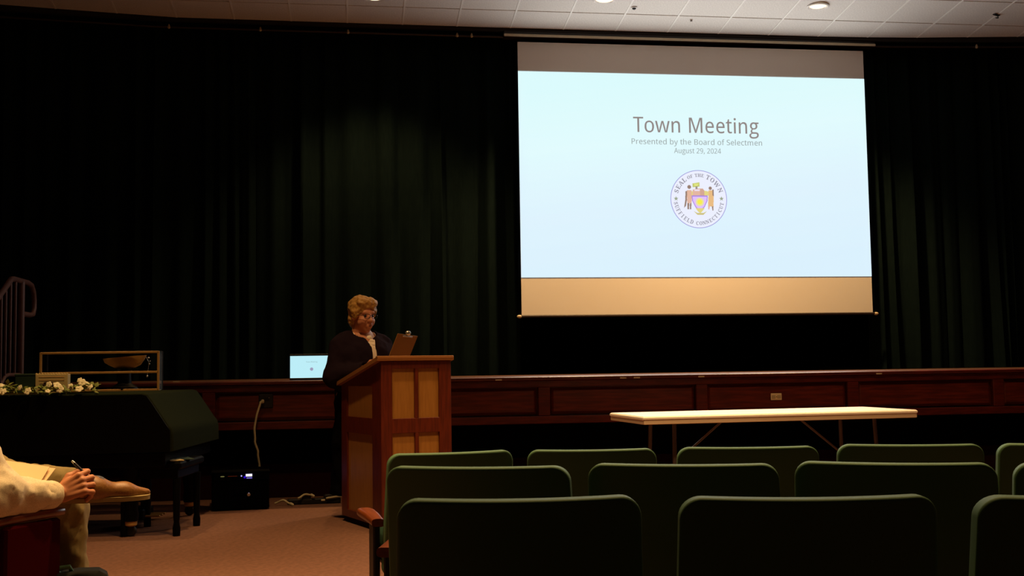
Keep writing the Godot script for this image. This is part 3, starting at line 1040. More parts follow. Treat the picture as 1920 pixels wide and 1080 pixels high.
# ------------------------------------------------------------------ lectern
func lectern() -> void:
	var W := 0.505
	var D := 0.76
	var nx := Vector3(0.190, 0, -7.379)
	var u := Vector3(-0.34388, 0, -0.93901)
	var v := Vector3(0.93901, 0, -0.34388)
	var o := thing("lectern", "wooden lectern with a cherry frame and pale maple panels in front of the speaker", "lectern", nx + v * W * 0.5 + u * D * 0.5, 20.11)
	var hx := W * 0.5
	var hz := D * 0.5
	var top := func(z: float) -> float:     # underside of the sloping top
		return lerpf(0.955, 1.112, clampf((z + hz) / D, 0.0, 1.0))
	# front frame
	var f := Geo.new()
	var zf := hz - 0.011
	f.box(Vector3(-hx + 0.04, 0.58, zf), Vector3(0.08, 1.06, 0.022), 0.003)
	f.box(Vector3(hx - 0.044, 0.58, zf), Vector3(0.088, 1.06, 0.022), 0.003)
	for q in [[0.065, 0.05], [0.686, 0.098], [1.085, 0.05]]:
		f.box(Vector3(-0.004, q[0], zf), Vector3(W - 0.16, q[1], 0.020), 0.003)
	f.box(Vector3(0.0015, 0.36, zf), Vector3(0.0275, 0.56, 0.020), 0.003)
	f.box(Vector3(0.0015, 0.898, zf), Vector3(0.0275, 0.33, 0.020), 0.003)
	put("front_frame", f.mesh(), M.cherry, o)
	for x in [[-hx + 0.08, -hx + 0.24], [-hx + 0.2675, -hx + 0.4175]]:
		for y in [[0.09, 0.637], [0.735, 1.06]]:
			put("panel", box(Vector3((x[0] + x[1]) * 0.5, (y[0] + y[1]) * 0.5, hz - 0.024), Vector3(x[1] - x[0] + 0.01, y[1] - y[0] + 0.01, 0.012), 0.001), M.maple, o)
	# two sides
	for s in [-1.0, 1.0]:
		var fr := Geo.new()
		var bx: float = s * (hx - 0.011)
		var add := func(z0: float, z1: float, y0: float, y1: float, y2: float) -> void:
			var poly := PackedVector2Array([Vector2(-z0, y0), Vector2(-z1, y0), Vector2(-z1, y2), Vector2(-z0, y1)])
			fr.slab(poly, Vector3(bx + 0.011, 0, 0), Vector3(0, 0, -1), Vector3(0, 1, 0), -0.022)
		var a := hz - 0.022
		add.call(-hz, -hz + 0.105, 0.04, top.call(-hz), top.call(-hz + 0.105))
		add.call(hz - 0.16, a, 0.04, top.call(hz - 0.16), top.call(a))
		add.call(-hz + 0.105, hz - 0.16, 0.04, 0.09, 0.09)
		add.call(-hz + 0.105, hz - 0.16, 0.625, 0.735, 0.735)
		add.call(-hz + 0.105, hz - 0.16, top.call(-hz + 0.105) - 0.03, top.call(-hz + 0.105), top.call(hz - 0.16))
		put("side_frame", fr.mesh(), M.cherry, o)
		var lo := PackedVector2Array([Vector2(hz - 0.10, 0.085), Vector2(-hz + 0.155, 0.085), Vector2(-hz + 0.155, 0.63), Vector2(hz - 0.10, 0.63)])
		put("panel", Geo.new().slab(lo, Vector3(s * (hx - 0.024), 0, 0), Vector3(0, 0, -1), Vector3(0, 1, 0), 0.010 * s).mesh(), M.maple, o)
		var up := PackedVector2Array([Vector2(hz - 0.10, 0.73), Vector2(-hz + 0.155, 0.73), Vector2(-hz + 0.155, top.call(hz - 0.155) - 0.018), Vector2(hz - 0.10, top.call(-hz + 0.10) - 0.018)])
		put("panel", Geo.new().slab(up, Vector3(s * (hx - 0.024), 0, 0), Vector3(0, 0, -1), Vector3(0, 1, 0), 0.010 * s).mesh(), M.maple, o)
	# sloping top board with a pale edge, base and shelf
	var tp := Geo.new()
	var rr := []
	for q in [[-hz - 0.012, 0.0], [hz + 0.02, 0.0]]:
		var y := lerpf(0.952, 1.112, (q[0] + hz) / D)
		rr.append(PackedVector3Array([Vector3(-hx - 0.032, y, q[0]), Vector3(hx + 0.012, y, q[0]), Vector3(hx + 0.012, y + 0.026, q[0]), Vector3(-hx - 0.032, y + 0.026, q[0])]))
	tp.loft(rr)
	put("reading_board", tp.mesh(), M.maple_edge, o)
	put("ledge", box(Vector3(-0.01, 1.135, hz + 0.005), Vector3(W + 0.044, 0.022, 0.035), 0.004), M.maple_edge, o)
	put("plinth", box(Vector3(0, 0.02, 0.01), Vector3(W - 0.03, 0.04, D - 0.06), 0.004), M.kick, o)
	put("shelf", box(Vector3(0, 0.55, 0.05), Vector3(W - 0.05, 0.02, D - 0.22), 0.003), M.cherry, o)

# ------------------------------------------------------------------ people
func head_bones() -> Array:
	var b := [
		[Vector3(0, 0.035, -0.012), Vector3(0.074, 0.088, 0.094)],
		[Vector3(0, -0.028, 0.026), Vector3(0.060, 0.084, 0.070)],
		[Vector3(0, -0.085, 0.052), Vector3(0, -0.055, 0.005), 0.034, 0.055],
		[Vector3(0, -0.098, 0.068), Vector3(0, -0.097, 0.066), 0.019, 0.019],
		[Vector3(0, 0.012, 0.086), Vector3(0, -0.028, 0.112), 0.007, 0.013],
		[Vector3(-0.010, -0.034, 0.100), Vector3(0.010, -0.034, 0.100), 0.009, 0.009],
		[Vector3(-0.038, 0.027, 0.074), Vector3(0.038, 0.027, 0.074), 0.013, 0.013],
		[Vector3(-0.016, -0.062, 0.090), Vector3(0.016, -0.062, 0.090), 0.008, 0.008],
		[Vector3(-0.014, -0.074, 0.088), Vector3(0.014, -0.074, 0.088), 0.009, 0.009],
		[Vector3(0, -0.06, -0.02), Vector3(0, -0.17, -0.035), 0.056, 0.058]]
	for s in [-1.0, 1.0]:
		b.append([Vector3(0.036 * s, -0.035, 0.060), Vector3(0.040 * s, -0.045, 0.050), 0.028, 0.028])
		b.append([Vector3(0.078 * s, -0.008, -0.004), Vector3(0.012, 0.031, 0.019)])
	return b

func head_cuts() -> Array:
	var c := []
	for s in [-1.0, 1.0]:
		c.append([Vector3(0.031 * s, 0.004, 0.098), Vector3(0.032 * s, 0.004, 0.098), 0.015, 0.015])
	c.append([Vector3(-0.012, -0.068, 0.104), Vector3(0.012, -0.068, 0.104), 0.004, 0.004])
	return c

# y runs from the wrist to the fingers, z out of the back of the hand, the thumb lies on the side of x = thumb
func hand_bones(thumb: float, curl: Vector3, spread := 1.0) -> Array:
	var b := []
	b.append([Vector3(0, -0.05, 0), Vector3(0, 0.012, 0), 0.027, 0.025])
	for i in 4:
		var x := thumb * (0.030 - 0.020 * i)
		var len_k: float = [0.93, 1.0, 0.94, 0.76][i]
		b.append([Vector3(x * 0.6, 0.012, 0), Vector3(x, 0.088 - 0.004 * absf(i - 1.0), 0.003), 0.016, 0.0115])
		var p := Vector3(x, 0.088 - 0.004 * absf(i - 1.0), 0.003)
		var ang := 0.0
		for k in 3:
			ang += deg_to_rad(curl[k] * (1.0 + 0.06 * i))
			var l: float = [0.045, 0.027, 0.022][k] * len_k
			var q := p + Vector3(thumb * (1.5 - i) * 0.003 * spread, cos(ang) * l, -sin(ang) * l)
			var r: float = [0.0098, 0.0088, 0.0078][k]
			b.append([p, q, r, r * 0.92])
			p = q
	var t0 := Vector3(thumb * 0.018, 0.022, -0.006)
	var t1 := Vector3(thumb * 0.047, 0.052, -0.016)
	var t2 := Vector3(thumb * 0.052, 0.083, -0.028)
	var t3 := Vector3(thumb * 0.044, 0.106, -0.036)
	b.append([t0, t1, 0.017, 0.013])
	b.append([t1, t2, 0.0115, 0.0105])
	b.append([t2, t3, 0.0102, 0.0085])
	return b

func frame_of(o: Vector3, y: Vector3, z: Vector3) -> Transform3D:
	y = y.normalized()
	z = (z - y * z.dot(y)).normalized()
	return Transform3D(Basis(y.cross(z), y, z), o)

func speaker() -> void:
	# local: z forward, x to her left
	var p := thing("person", "person with short curly blond hair and glasses in a dark cardigan, reading at the lectern", "person", Vector3(0.075, 0, -8.30), 24.0)
	var hd := Transform3D(Basis.from_euler(Vector3(deg_to_rad(6), deg_to_rad(10), 0)), Vector3(-0.012, 1.452, 0.045))
	var shr := Vector3(-0.160, 1.225, -0.01)
	var shl := Vector3(0.160, 1.225, -0.01)
	var elr := Vector3(-0.238, 1.01, 0.05)
	var ell := Vector3(0.232, 1.01, 0.06)
	var wrr := Vector3(-0.100, 1.060, 0.265)
	var wrl := Vector3(0.150, 1.055, 0.265)
	var torso := [
		[Vector3(0, 0.88, -0.01), Vector3(0, 1.02, 0.0), 0.172, 0.165],
		[Vector3(0, 1.02, 0.0), Vector3(0, 1.17, 0.005), 0.165, 0.155],
		[Vector3(-0.08, 1.15, 0.07), Vector3(0.08, 1.15, 0.07), 0.085, 0.085],
		[Vector3(-0.085, 1.235, -0.01), Vector3(0.085, 1.235, -0.01), 0.082, 0.082],
		[Vector3(0, 1.28, -0.015), Vector3(0, 1.36, 0.005), 0.075, 0.056]]
	var arms := [
		[shr, elr, 0.068, 0.050], [elr, wrr, 0.048, 0.032],
		[shl, ell, 0.068, 0.050], [ell, wrl, 0.048, 0.032]]
	var legs := []
	for s in [-1.0, 1.0]:
		legs.append([Vector3(0.085 * s, 0.86, 0), Vector3(0.09 * s, 0.47, 0.01), 0.105, 0.062])
		legs.append([Vector3(0.09 * s, 0.47, 0.01), Vector3(0.09 * s, 0.09, -0.02), 0.056, 0.036])
		legs.append([Vector3(0.09 * s, 0.05, -0.03), Vector3(0.105 * s, 0.035, 0.13), 0.036, 0.026])
	var body := Blob.new()
	body.add(torso + arms + legs, 0.014, 0.05)
	body.add(head_bones(), 0.0045, 0.016, hd, head_cuts())
	# both hands hold the foot of the clipboard
	var hr := frame_of(wrr, Vector3(0.30, 0.22, 0.9), Vector3(-0.85, 0.1, 0.3))
	var hl := frame_of(wrl, Vector3(-0.22, 0.22, 0.9), Vector3(0.85, 0.1, 0.3))
	body.add(hand_bones(-1.0, Vector3(20, 30, 20)), 0.0045, 0.008, hr)
	body.add(hand_bones(1.0, Vector3(20, 30, 20)), 0.0045, 0.008, hl)
	put("body", body.mesh(), M.skin, p)
	# clothes: a blouse under an open cardigan, a long dress
	var grow := func(src: Array, r: float) -> Array:
		var o := []
		for b in src:
			o.append([b[0], b[1], b[2] + r, b[3] + r])
		return o
	var neck := [[Vector3(0, 1.315, 0.06), Vector3(0, 1.50, 0.03), 0.078, 0.10], [Vector3(0, 1.29, 0.13), Vector3(0, 1.36, 0.10), 0.030, 0.055]]
	put("blouse", Blob.new().add(grow.call(torso, 0.008), 0.010, 0.05, Transform3D(), neck, [Plane(Vector3.UP, 1.335), Plane(Vector3.DOWN, -0.9)], 0.004, 16.0, 4).mesh(), M.blouse, p)
	var ruffle := Geo.new()
	for q in [[0.012, 1.288, 0.105, 0.022], [0.020, 1.262, 0.128, 0.020], [0.022, 1.236, 0.145, 0.018], [0.024, 1.212, 0.155, 0.016]]:
		ruffle.ball(Vector3(q[0], q[1], q[2]), Vector3(q[3], q[3] * 0.9, 0.014))
	put("ruffle", ruffle.mesh(60.0), M.blouse, p)
	var front := [
		[Vector3(0.012, 1.36, 0.12), Vector3(0.02, 1.22, 0.18), 0.074, 0.020], [Vector3(0.02, 1.22, 0.18), Vector3(0.03, 0.95, 0.22), 0.020, 0.03],
		[Vector3(0, 1.345, 0.045), Vector3(0, 1.5, 0.03), 0.092, 0.12]]
	put("cardigan", Blob.new().add(grow.call(torso, 0.020) + grow.call(arms, 0.020), 0.010, 0.05, Transform3D(), front + [[wrr, wrr + Vector3(0.05, 0.02, 0.15), 0.045, 0.07], [wrl, wrl + Vector3(-0.05, 0.02, 0.15), 0.045, 0.07]], [Plane(Vector3.UP, 1.345), Plane(Vector3.DOWN, -0.80)], 0.012, 9.0, 6).mesh(), M.navy, p)
	var skirt := [[Vector3(0, 0.92, -0.01), Vector3(0, 0.55, -0.01), 0.190, 0.205], [Vector3(0, 0.55, -0.01), Vector3(0, 0.20, -0.01), 0.205, 0.225]]
	put("dress", Blob.new().add(skirt, 0.014, 0.05, Transform3D(), [], [Plane(Vector3.DOWN, -0.16)], 0.02, 7.0, 2).mesh(), M.dress, p)
	for s in [-1.0, 1.0]:
		put("shoe", Blob.new().add([[Vector3(0.09 * s, 0.045, -0.045), Vector3(0.105 * s, 0.038, 0.14), 0.044, 0.034]], 0.009, 0.02, Transform3D(), [], [Plane(Vector3.DOWN, -0.002), Plane(Vector3.UP, 0.075)]).mesh(), M.piano_black, p)
	# hair, glasses, eyes, mouth, all set on the head
	var hair := [
		[Vector3(0, 0.058, -0.022), Vector3(0.094, 0.092, 0.112)],
		[Vector3(0, -0.03, -0.06), Vector3(0.078, 0.075, 0.062)],
		[Vector3(-0.03, 0.098, 0.045), Vector3(0.055, 0.036, 0.043)],
		[Vector3(0.03, 0.100, 0.045), Vector3(0.055, 0.036, 0.043)],
		[Vector3(-0.075, 0.03, 0.005), Vector3(0.022, 0.055, 0.045)],
		[Vector3(0.075, 0.03, 0.005), Vector3(0.022, 0.055, 0.045)]]
	var cut := [[Vector3(0, -0.040, 0.10), Vector3(0.070, 0.104, 0.075)], [Vector3(0, -0.13, 0.02), Vector3(0.085, 0.07, 0.075)]]
	put("hair", Blob.new().add(hair, 0.005, 0.02, hd, cut, [], 0.011, 22.0, 3).mesh(), M.hair, p)
	var gl := Geo.new()
	for s in [-1.0, 1.0]:
		var lp := PackedVector3Array()
		for k in 17:
			var w := TAU * k / 16.0
			lp.append(hd * Vector3(s * 0.032 + 0.024 * signf(cos(w)) * pow(absf(cos(w)), 0.7), 0.002 + 0.016 * signf(sin(w)) * pow(absf(sin(w)), 0.7), 0.108 - 0.25 * absf(s * 0.032 + 0.024 * cos(w)) * 0.3))
		gl.tube(lp, 0.0019, -1.0, 6)
		gl.tube(PackedVector3Array([hd * Vector3(0.055 * s, 0.006, 0.102), hd * Vector3(0.076 * s, 0.008, 0.08), hd * Vector3(0.083 * s, 0.008, 0.0)]), 0.0019, -1.0, 6)
	gl.tube(PackedVector3Array([hd * Vector3(-0.010, 0.006, 0.108), hd * Vector3(0.0, 0.009, 0.109), hd * Vector3(0.010, 0.006, 0.108)]), 0.0019, -1.0, 6)
	put("glasses", gl.mesh(60.0), M.black_plastic, p)
	for s in [-1.0, 1.0]:
		put("eye", Geo.new().ball(Vector3(0.031 * s, 0.003, 0.079), Vector3(0.012, 0.009, 0.010), hd).mesh(60.0), M.eye, p)
	put("mouth", Geo.new().ball(Vector3(0, -0.068, 0.094), Vector3(0.017, 0.007, 0.008), hd).mesh(60.0), M.lip, p)
	# clipboard seen from behind
	var c := thing("clipboard", "brown clipboard with a metal clip held up by the speaker behind the lectern top", "clipboard", Vector3(0.353, 1.06, -7.905))
	var tl := Vector3(0.322, 1.305, -7.826)
	var tr := Vector3(0.468, 1.290, -7.995)
	var dn := Vector3(-0.072, -0.155, -0.012).normalized() * 0.318
	var ux := (tr - tl)
	var wd := ux.length()
	ux = ux.normalized()
	var dv := (dn - ux * dn.dot(ux) * 0.55)
	var b := Geo.new()
	var nn := ux.cross(-dv.normalized()).normalized()
	var base := c.position
	b.loft([
		PackedVector3Array([tl - base, tr - base, tr + dv - base, tl + dv - base]),
		PackedVector3Array([tl - base - nn * 0.004, tr - base - nn * 0.004, tr + dv - base - nn * 0.004, tl + dv - base - nn * 0.004])])
	put("board", b.mesh(), M.hardboard, c)
	var mid := (tl + tr) * 0.5 - base
	put("clip", Geo.new().tube(PackedVector3Array([mid - ux * 0.05 - dv.normalized() * -0.012, mid + ux * 0.05 - dv.normalized() * -0.012]), 0.007).ball(mid + Vector3(0, 0.012, 0), Vector3(0.020, 0.018, 0.010)).mesh(), M.chrome, c)
	put("sheet", Geo.new().loft([
		PackedVector3Array([tl - base - nn * 0.005 + ux * 0.008 + dv * 0.06, tr - base - nn * 0.005 - ux * 0.008 + dv * 0.06, tr + dv * 0.97 - base - nn * 0.005 - ux * 0.008, tl + dv * 0.97 - base - nn * 0.005 + ux * 0.008]),
		PackedVector3Array([tl - base - nn * 0.007 + ux * 0.008 + dv * 0.06, tr - base - nn * 0.007 - ux * 0.008 + dv * 0.06, tr + dv * 0.97 - base - nn * 0.007 - ux * 0.008, tl + dv * 0.97 - base - nn * 0.007 + ux * 0.008])]).mesh(), M.table_top, c)

func listener() -> void:
	var at := Vector3(-1.41, 0, -3.95)
	var p := thing("person", "seated person in a pale patterned shirt and khaki trousers, legs crossed, writing on papers", "person", at)
	var w := func(x: float, y: float, z: float) -> Vector3:
		return Vector3(x, y, z) - at
	var fwd := Vector3(0.423, 0, -0.906)
	var rt := Vector3(0.906, 0, 0.423)
	var pel: Vector3 = w.call(-1.44, 0.585, -3.97)
	var che: Vector3 = w.call(-1.445, 0.93, -3.97)
	var shr := che + rt * 0.175 + Vector3(0, 0.03, 0)
	var shl := che - rt * 0.175 + Vector3(0, 0.03, 0)
	var elr: Vector3 = w.call(-1.150, 0.665, -3.86)
	var wrr: Vector3 = w.call(-1.000, 0.643, -4.055)
	var ell: Vector3 = shl + Vector3(-0.02, -0.29, -0.05)
	var wrl: Vector3 = ell + fwd * 0.18 + rt * 0.15 + Vector3(0, 0.05, 0)
	var hipr := pel + rt * 0.095
	var hipl := pel - rt * 0.095
	var knr: Vector3 = w.call(-1.020, 0.575, -4.26)
	var anr: Vector3 = w.call(-0.985, 0.085, -4.28)
	var knl: Vector3 = w.call(-1.30, 0.69, -4.34)
	var anl: Vector3 = w.call(-0.935, 0.665, -4.115)
	var toe: Vector3 = w.call(-0.733, 0.658, -4.235)
	var torso := [
		[pel, pel.lerp(che, 0.5), 0.145, 0.150], [pel.lerp(che, 0.5), che, 0.150, 0.13],
		[che - rt * 0.11 + Vector3(0, 0.04, 0), che + rt * 0.11 + Vector3(0, 0.04, 0), 0.085, 0.085],
		[che + Vector3(0, 0.10, 0), che + Vector3(0, 0.20, 0) + fwd * 0.03, 0.07, 0.06]]
	var armr := [[shr, elr, 0.062, 0.048], [elr, wrr, 0.046, 0.031]]
	var arml := [[shl, ell, 0.062, 0.048], [ell, wrl, 0.046, 0.031]]
	var legs := [
		[hipr, knr, 0.092, 0.062], [knr, anr, 0.058, 0.040],
		[hipl, knl, 0.092, 0.064], [knl, anl, 0.058, 0.040]]
	var feet := [[anr, anr + fwd * 0.16 + Vector3(0, -0.045, 0), 0.034, 0.022], [anl, anl.lerp(toe, 0.6) - Vector3(0, 0.02, 0), 0.030, 0.014]]
	var hd := Transform3D(Basis(fwd.cross(Vector3.UP) * -1.0, Vector3.UP, fwd) * Basis.from_euler(Vector3(0.25, 0, 0)), che + Vector3(0, 0.31, 0) + fwd * 0.05)
	var body := Blob.new()
	body.add(torso + armr + arml + legs + feet, 0.014, 0.05)
	body.add(head_bones(), 0.006, 0.016, hd, head_cuts())
	var right := Vector3(0.98982, -0.01502, 0.14151)
	var back := Vector3(-0.14223, -0.07185, 0.98722)
	var hr := frame_of(wrr + right * 0.006, right * 0.86 + Vector3(0, 0.42, 0) - back * 0.25, back * 0.92 + Vector3(0, 0.30, 0) + right * 0.1)
	body.add(hand_bones(-1.0, Vector3(48, 62, 40), 1.6), 0.0035, 0.006, hr)
	var hl := frame_of(wrl, fwd * 0.6 + rt * 0.8, Vector3(0, 1, 0))
	body.add(hand_bones(1.0, Vector3(15, 25, 15)), 0.0045, 0.008, hl)
	put("body", body.mesh(), M.skin_man, p)
	var grow := func(src: Array, r: float) -> Array:
		var o := []
		for b in src:
			o.append([b[0], b[1], b[2] + r, b[3] + r])
		return o
	var sleeve := [[shr, elr, 0.084, 0.074], [elr, elr.lerp(wrr, 0.86), 0.072, 0.052]]
	var sleevl := [[shl, ell, 0.078, 0.066], [ell, ell.lerp(wrl, 0.86), 0.064, 0.048]]
	put("shirt", Blob.new().add(grow.call(torso.slice(0, 3), 0.014) + sleeve + sleevl, 0.010, 0.04, Transform3D(), [], [Plane(Vector3.DOWN, -0.50)], 0.020, 8.0, 21).mesh(), M.shirt, p)
	var fd := (wrr - elr).normalized()
	put("cuff", Geo.new().tube(PackedVector3Array([elr.lerp(wrr, 0.76), elr.lerp(wrr, 0.84), elr.lerp(wrr, 0.95)]), 0.050, 0.046, 18).mesh(60.0), M.shirt, p)
	put("collar", Geo.new().tube(PackedVector3Array([che + Vector3(0, 0.115, 0), che + Vector3(0, 0.155, 0) + fwd * 0.01]), 0.078, 0.070, 16, false).mesh(60.0), M.shirt, p)
	put("trousers", Blob.new().add(grow.call(legs, 0.012) + [[pel - rt * 0.06, pel + rt * 0.06, 0.155, 0.155]], 0.010, 0.04, Transform3D(), [[anr + Vector3(0, -0.10, 0), anr + Vector3(0, -0.04, 0), 0.10, 0.09], [anl + (anl - knl).normalized() * 0.05, anl + (anl - knl).normalized() * 0.03, 0.075, 0.070]], [], 0.014, 10.0, 8).mesh(), M.khaki, p)
	put("sock", Blob.new().add([[knl.lerp(anl, 0.86), anl, 0.041, 0.038], [anl, anl.lerp(toe, 0.24), 0.038, 0.034]], 0.007, 0.02).mesh(), M.sock, p)
	put("sock", Blob.new().add([[knr.lerp(anr, 0.8), anr, 0.044, 0.040]], 0.007, 0.02).mesh(), M.sock, p)
	# the shoe of the crossed leg, pointing away from the armrest
	var fdir := (toe - anl).normalized()
	var upv := Vector3(0.05, 1, 0.1)
	upv = (upv - fdir * upv.dot(fdir)).normalized()
	var sidev := fdir.cross(upv)
	var heel := anl - fdir * 0.045 - upv * 0.045
	for k in 2:
		var o := heel
		var fx := fdir
		var ux := upv
		var sx := sidev
		if k == 1:
			fx = (fwd + Vector3(0.15, 0, 0)).normalized()
			ux = Vector3.UP
			sx = fx.cross(ux)
			o = anr - fx * 0.05 + Vector3(0, -0.055, 0)
		var tr := Transform3D(Basis(sx, ux, -fx), o)
		var sh := [
			[Vector3(0, 0.032, -0.01), Vector3(0, 0.032, -0.085), 0.036, 0.038], [Vector3(0, 0.048, -0.03), Vector3(0, 0.040, -0.10), 0.032, 0.029],
			[Vector3(0, 0.028, -0.09), Vector3(0, 0.018, -0.20), 0.036, 0.029], [Vector3(0, 0.018, -0.20), Vector3(0, 0.012, -0.282), 0.029, 0.013]]
		put("shoe", Blob.new().add(sh, 0.007, 0.03, tr, [], [Plane(Vector3.DOWN, -0.002)]).mesh(), M.leather, p)
		var so := []
		for y in [-0.010, 0.006]:
			var r := PackedVector3Array()
			for j in 24:
				var a := TAU * j / 24.0
				var zz := -0.130 + 0.165 * cos(a)
				var wd := 0.040 * sqrt(maxf(0.0, 1.0 - pow(absf(cos(a)), 4.0))) * (1.0 - 0.15 * (1.0 if cos(a) > 0.0 else 0.0))
				r.append(tr * Vector3(wd * signf(sin(a)), y, zz))
			so.append(r)
		put("sole", Geo.new().loft(so).mesh(), M.sole, p)
	put("hair", Blob.new().add([[Vector3(0, 0.052, -0.02), Vector3(0.082, 0.084, 0.102)], [Vector3(0, -0.02, -0.06), Vector3(0.066, 0.06, 0.05)]], 0.007, 0.02, hd, [[Vector3(0, -0.03, 0.10), Vector3(0.075, 0.11, 0.085)]], [], 0.008, 30.0, 9).mesh(), M.grey_hair, p)
	# papers on the knee and the pen in the fist
	var pa := thing("paper_stack", "few loose cream sheets of paper held on the lap of the seated person", "papers", Vector3(-1.10, 0.70, -4.06))
	var sheets := [
		[Vector3(-1.215, 0.772, -4.06), Vector3(-1.022, 0.740, -4.045), Vector3(-1.035, 0.700, -3.995), Vector3(-1.225, 0.690, -3.96)],
		[Vector3(-1.215, 0.765, -4.07), Vector3(-1.005, 0.733, -4.055), Vector3(-1.025, 0.694, -4.005), Vector3(-1.225, 0.684, -3.97)],
		[Vector3(-1.215, 0.730, -4.06), Vector3(-1.000, 0.690, -4.035), Vector3(-1.005, 0.676, -3.995), Vector3(-1.225, 0.672, -3.97)]]
	for sh in sheets:
		var a := PackedVector3Array()
		var b := PackedVector3Array()
		for q in sh:
			a.append(q - pa.position)
			b.append(q - pa.position + Vector3(0, -0.002, -0.001))
		put("sheet", Geo.new().loft([a, b]).mesh(), M.paper, pa)
	var pn := thing("pen", "dark pen with bright metal ends gripped in the fist of the seated person", "pen", Vector3(-0.93, 0.715, -4.10))
	var top: Vector3 = Vector3(-0.962, 0.752, -4.105) - pn.position
	var tip: Vector3 = Vector3(-0.900, 0.689, -4.098) - pn.position
	put("barrel", Geo.new().tube(PackedVector3Array([top.lerp(tip, 0.12), top.lerp(tip, 0.82)]), 0.0055).mesh(), M.pen_dark, pn)
	put("cap_clip", Geo.new().tube(PackedVector3Array([top, top.lerp(tip, 0.16)]), 0.0045).mesh(), M.chrome, pn)
	put("point", Geo.new().tube(PackedVector3Array([top.lerp(tip, 0.82), tip]), 0.0052, 0.003).mesh(), M.chrome, pn)

# ------------------------------------------------------------------ piano corner
func piano() -> void:
	var o := thing("grand_piano", "grand piano under a dark green cover, flowers and boxes on its lid", "piano", Vector3(-1.30, 0, -7.5), -6.1)
	var prof := PackedVector2Array()
	var key := [Vector2(-1.78, 0.53), Vector2(-1.78, 0.90), Vector2(-1.75, 0.925), Vector2(-0.03, 0.930), Vector2(0.0, 0.921), Vector2(0.03, 0.88), Vector2(0.135, 0.722), Vector2(0.155, 0.70), Vector2(0.165, 0.66), Vector2(0.168, 0.555), Vector2(0.150, 0.550), Vector2(0.11, 0.55)]
	for q in key:
		prof.append(q)
	var rings := []
	for q in [[0.0, 0.008], [-0.006, 0.002], [-0.015, 0.0], [-0.4, 0.0], [-0.8, 0.0], [-1.29, 0.0], [-1.308, 0.006], [-1.32, 0.02]]:
		var r := PackedVector3Array()
		for v in prof:
			var yy: float = v.y - (q[1] if v.y > 0.6 else 0.0)
			r.append(Vector3(v.x - q[1] * signf(v.x + 0.8), yy, q[0]))
		rings.append(r)
	put("cover", Geo.new().loft(rings).mesh(35.0), M.piano_cover, o)
	var side := PackedVector2Array()
	for v in prof:
		side.append(Vector2(minf(v.x, 0.150), v.y - (0.008 if v.y > 0.6 else 0.0) + (0.0 if v.y > 0.6 else 0.004)))
	put("case_side", Geo.new().slab(side, Vector3(-0.004, -0.004, 0.010), Vector3.RIGHT, Vector3.UP, -0.009).mesh(), M.piano_black, o)
	put("case", box(Vector3(-0.82, 0.50, -0.66), Vector3(1.85, 0.10, 1.26), 0.01), M.piano_black, o)
	for q in [[-0.14, -0.14], [-0.02, -1.18], [-1.55, -0.55]]:
		var l := put("leg", Geo.new().lathe([[0.045, 0.10], [0.05, 0.14], [0.042, 0.18], [0.055, 0.30], [0.062, 0.42], [0.075, 0.46], [0.075, 0.50]], Vector3(q[0], 0, q[1]), Vector3.UP, 16).mesh(), M.piano_black, o)
		put("caster", Geo.new().lathe([[0.03, -0.016], [0.036, -0.01], [0.036, 0.01], [0.03, 0.016]], Vector3(q[0], 0.036, q[1]), Vector3(0, 0, 1), 16).mesh(), M.black_plastic, l)
		put("ferrule", Geo.new().lathe([[0.028, 0.066], [0.040, 0.075], [0.040, 0.098], [0.034, 0.104]], Vector3(q[0], 0, q[1]), Vector3.UP, 16).mesh(), M.brass, l)
	var ly := Geo.new()
	for z in [-0.56, -0.72]:
		ly.tube(PackedVector3Array([Vector3(-0.25, 0.47, z), Vector3(-0.23, 0.12, z)]), 0.016)
	ly.box(Vector3(-0.22, 0.09, -0.64), Vector3(0.10, 0.07, 0.26), 0.008)
	put("pedal_lyre", ly.mesh(), M.piano_black, o)
	for z in [-0.57, -0.64, -0.71]:
		put("pedal", box(Vector3(-0.13, 0.075, z), Vector3(0.12, 0.012, 0.026), 0.004), M.brass, o)
	# bench half under the keyboard
	var b := thing("piano_bench", "dark piano bench pushed under the keyboard end of the covered piano", "bench", Vector3(-1.265, 0, -7.86), -8.0)
	put("seat", Geo.new().box(Vector3(0, 0.455, 0), Vector3(0.42, 0.05, 0.56), 0.012).mesh(), M.piano_black, b)
	put("apron", box(Vector3(0, 0.40, 0), Vector3(0.36, 0.06, 0.50), 0.004), M.piano_black, b)
	for q in [[0.17, 0.235], [0.17, -0.235], [-0.17, 0.235], [-0.17, -0.235]]:
		put("leg", Geo.new().lathe([[0.024, 0.0], [0.026, 0.05], [0.018, 0.09], [0.022, 0.12], [0.026, 0.37]], Vector3(q[0], 0, q[1]), Vector3.UP, 12).mesh(), M.piano_black, b)
	var sh := thing("music_booklet", "open pale booklet left on the corner of the piano bench", "booklet", Vector3(-1.11, 0.481, -7.70), 20.0)
	put("page", box(Vector3(-0.05, 0.004, 0.03), Vector3(0.09, 0.006, 0.13), 0.002), M.card, sh)
	put("cover", box(Vector3(0.03, 0.003, -0.10), Vector3(0.10, 0.005, 0.22), 0.002), M.green_card, sh)

	# framed glass case on the lid
	var c := thing("display_case", "open display case with a thin brass frame and mid rail on the covered piano", "display case", Vector3(-1.83, 0.928, -8.60), 0.0)
	var fr := Geo.new()
	var bw := 0.016
	for y in [0.007, 0.138, 0.285]:
		fr.box(Vector3(0, y, 0), Vector3(0.83, bw, bw), 0.002)
	put("frame", fr.mesh(), M.brass, c)
	for x in [-0.415, 0.415]:
		put("post", box(Vector3(x, 0.146, 0), Vector3(bw, 0.292, bw), 0.002), M.brass, c)
		put("back_post", box(Vector3(x, 0.146, -0.17), Vector3(0.012, 0.290, 0.012), 0.002), M.iron, c)
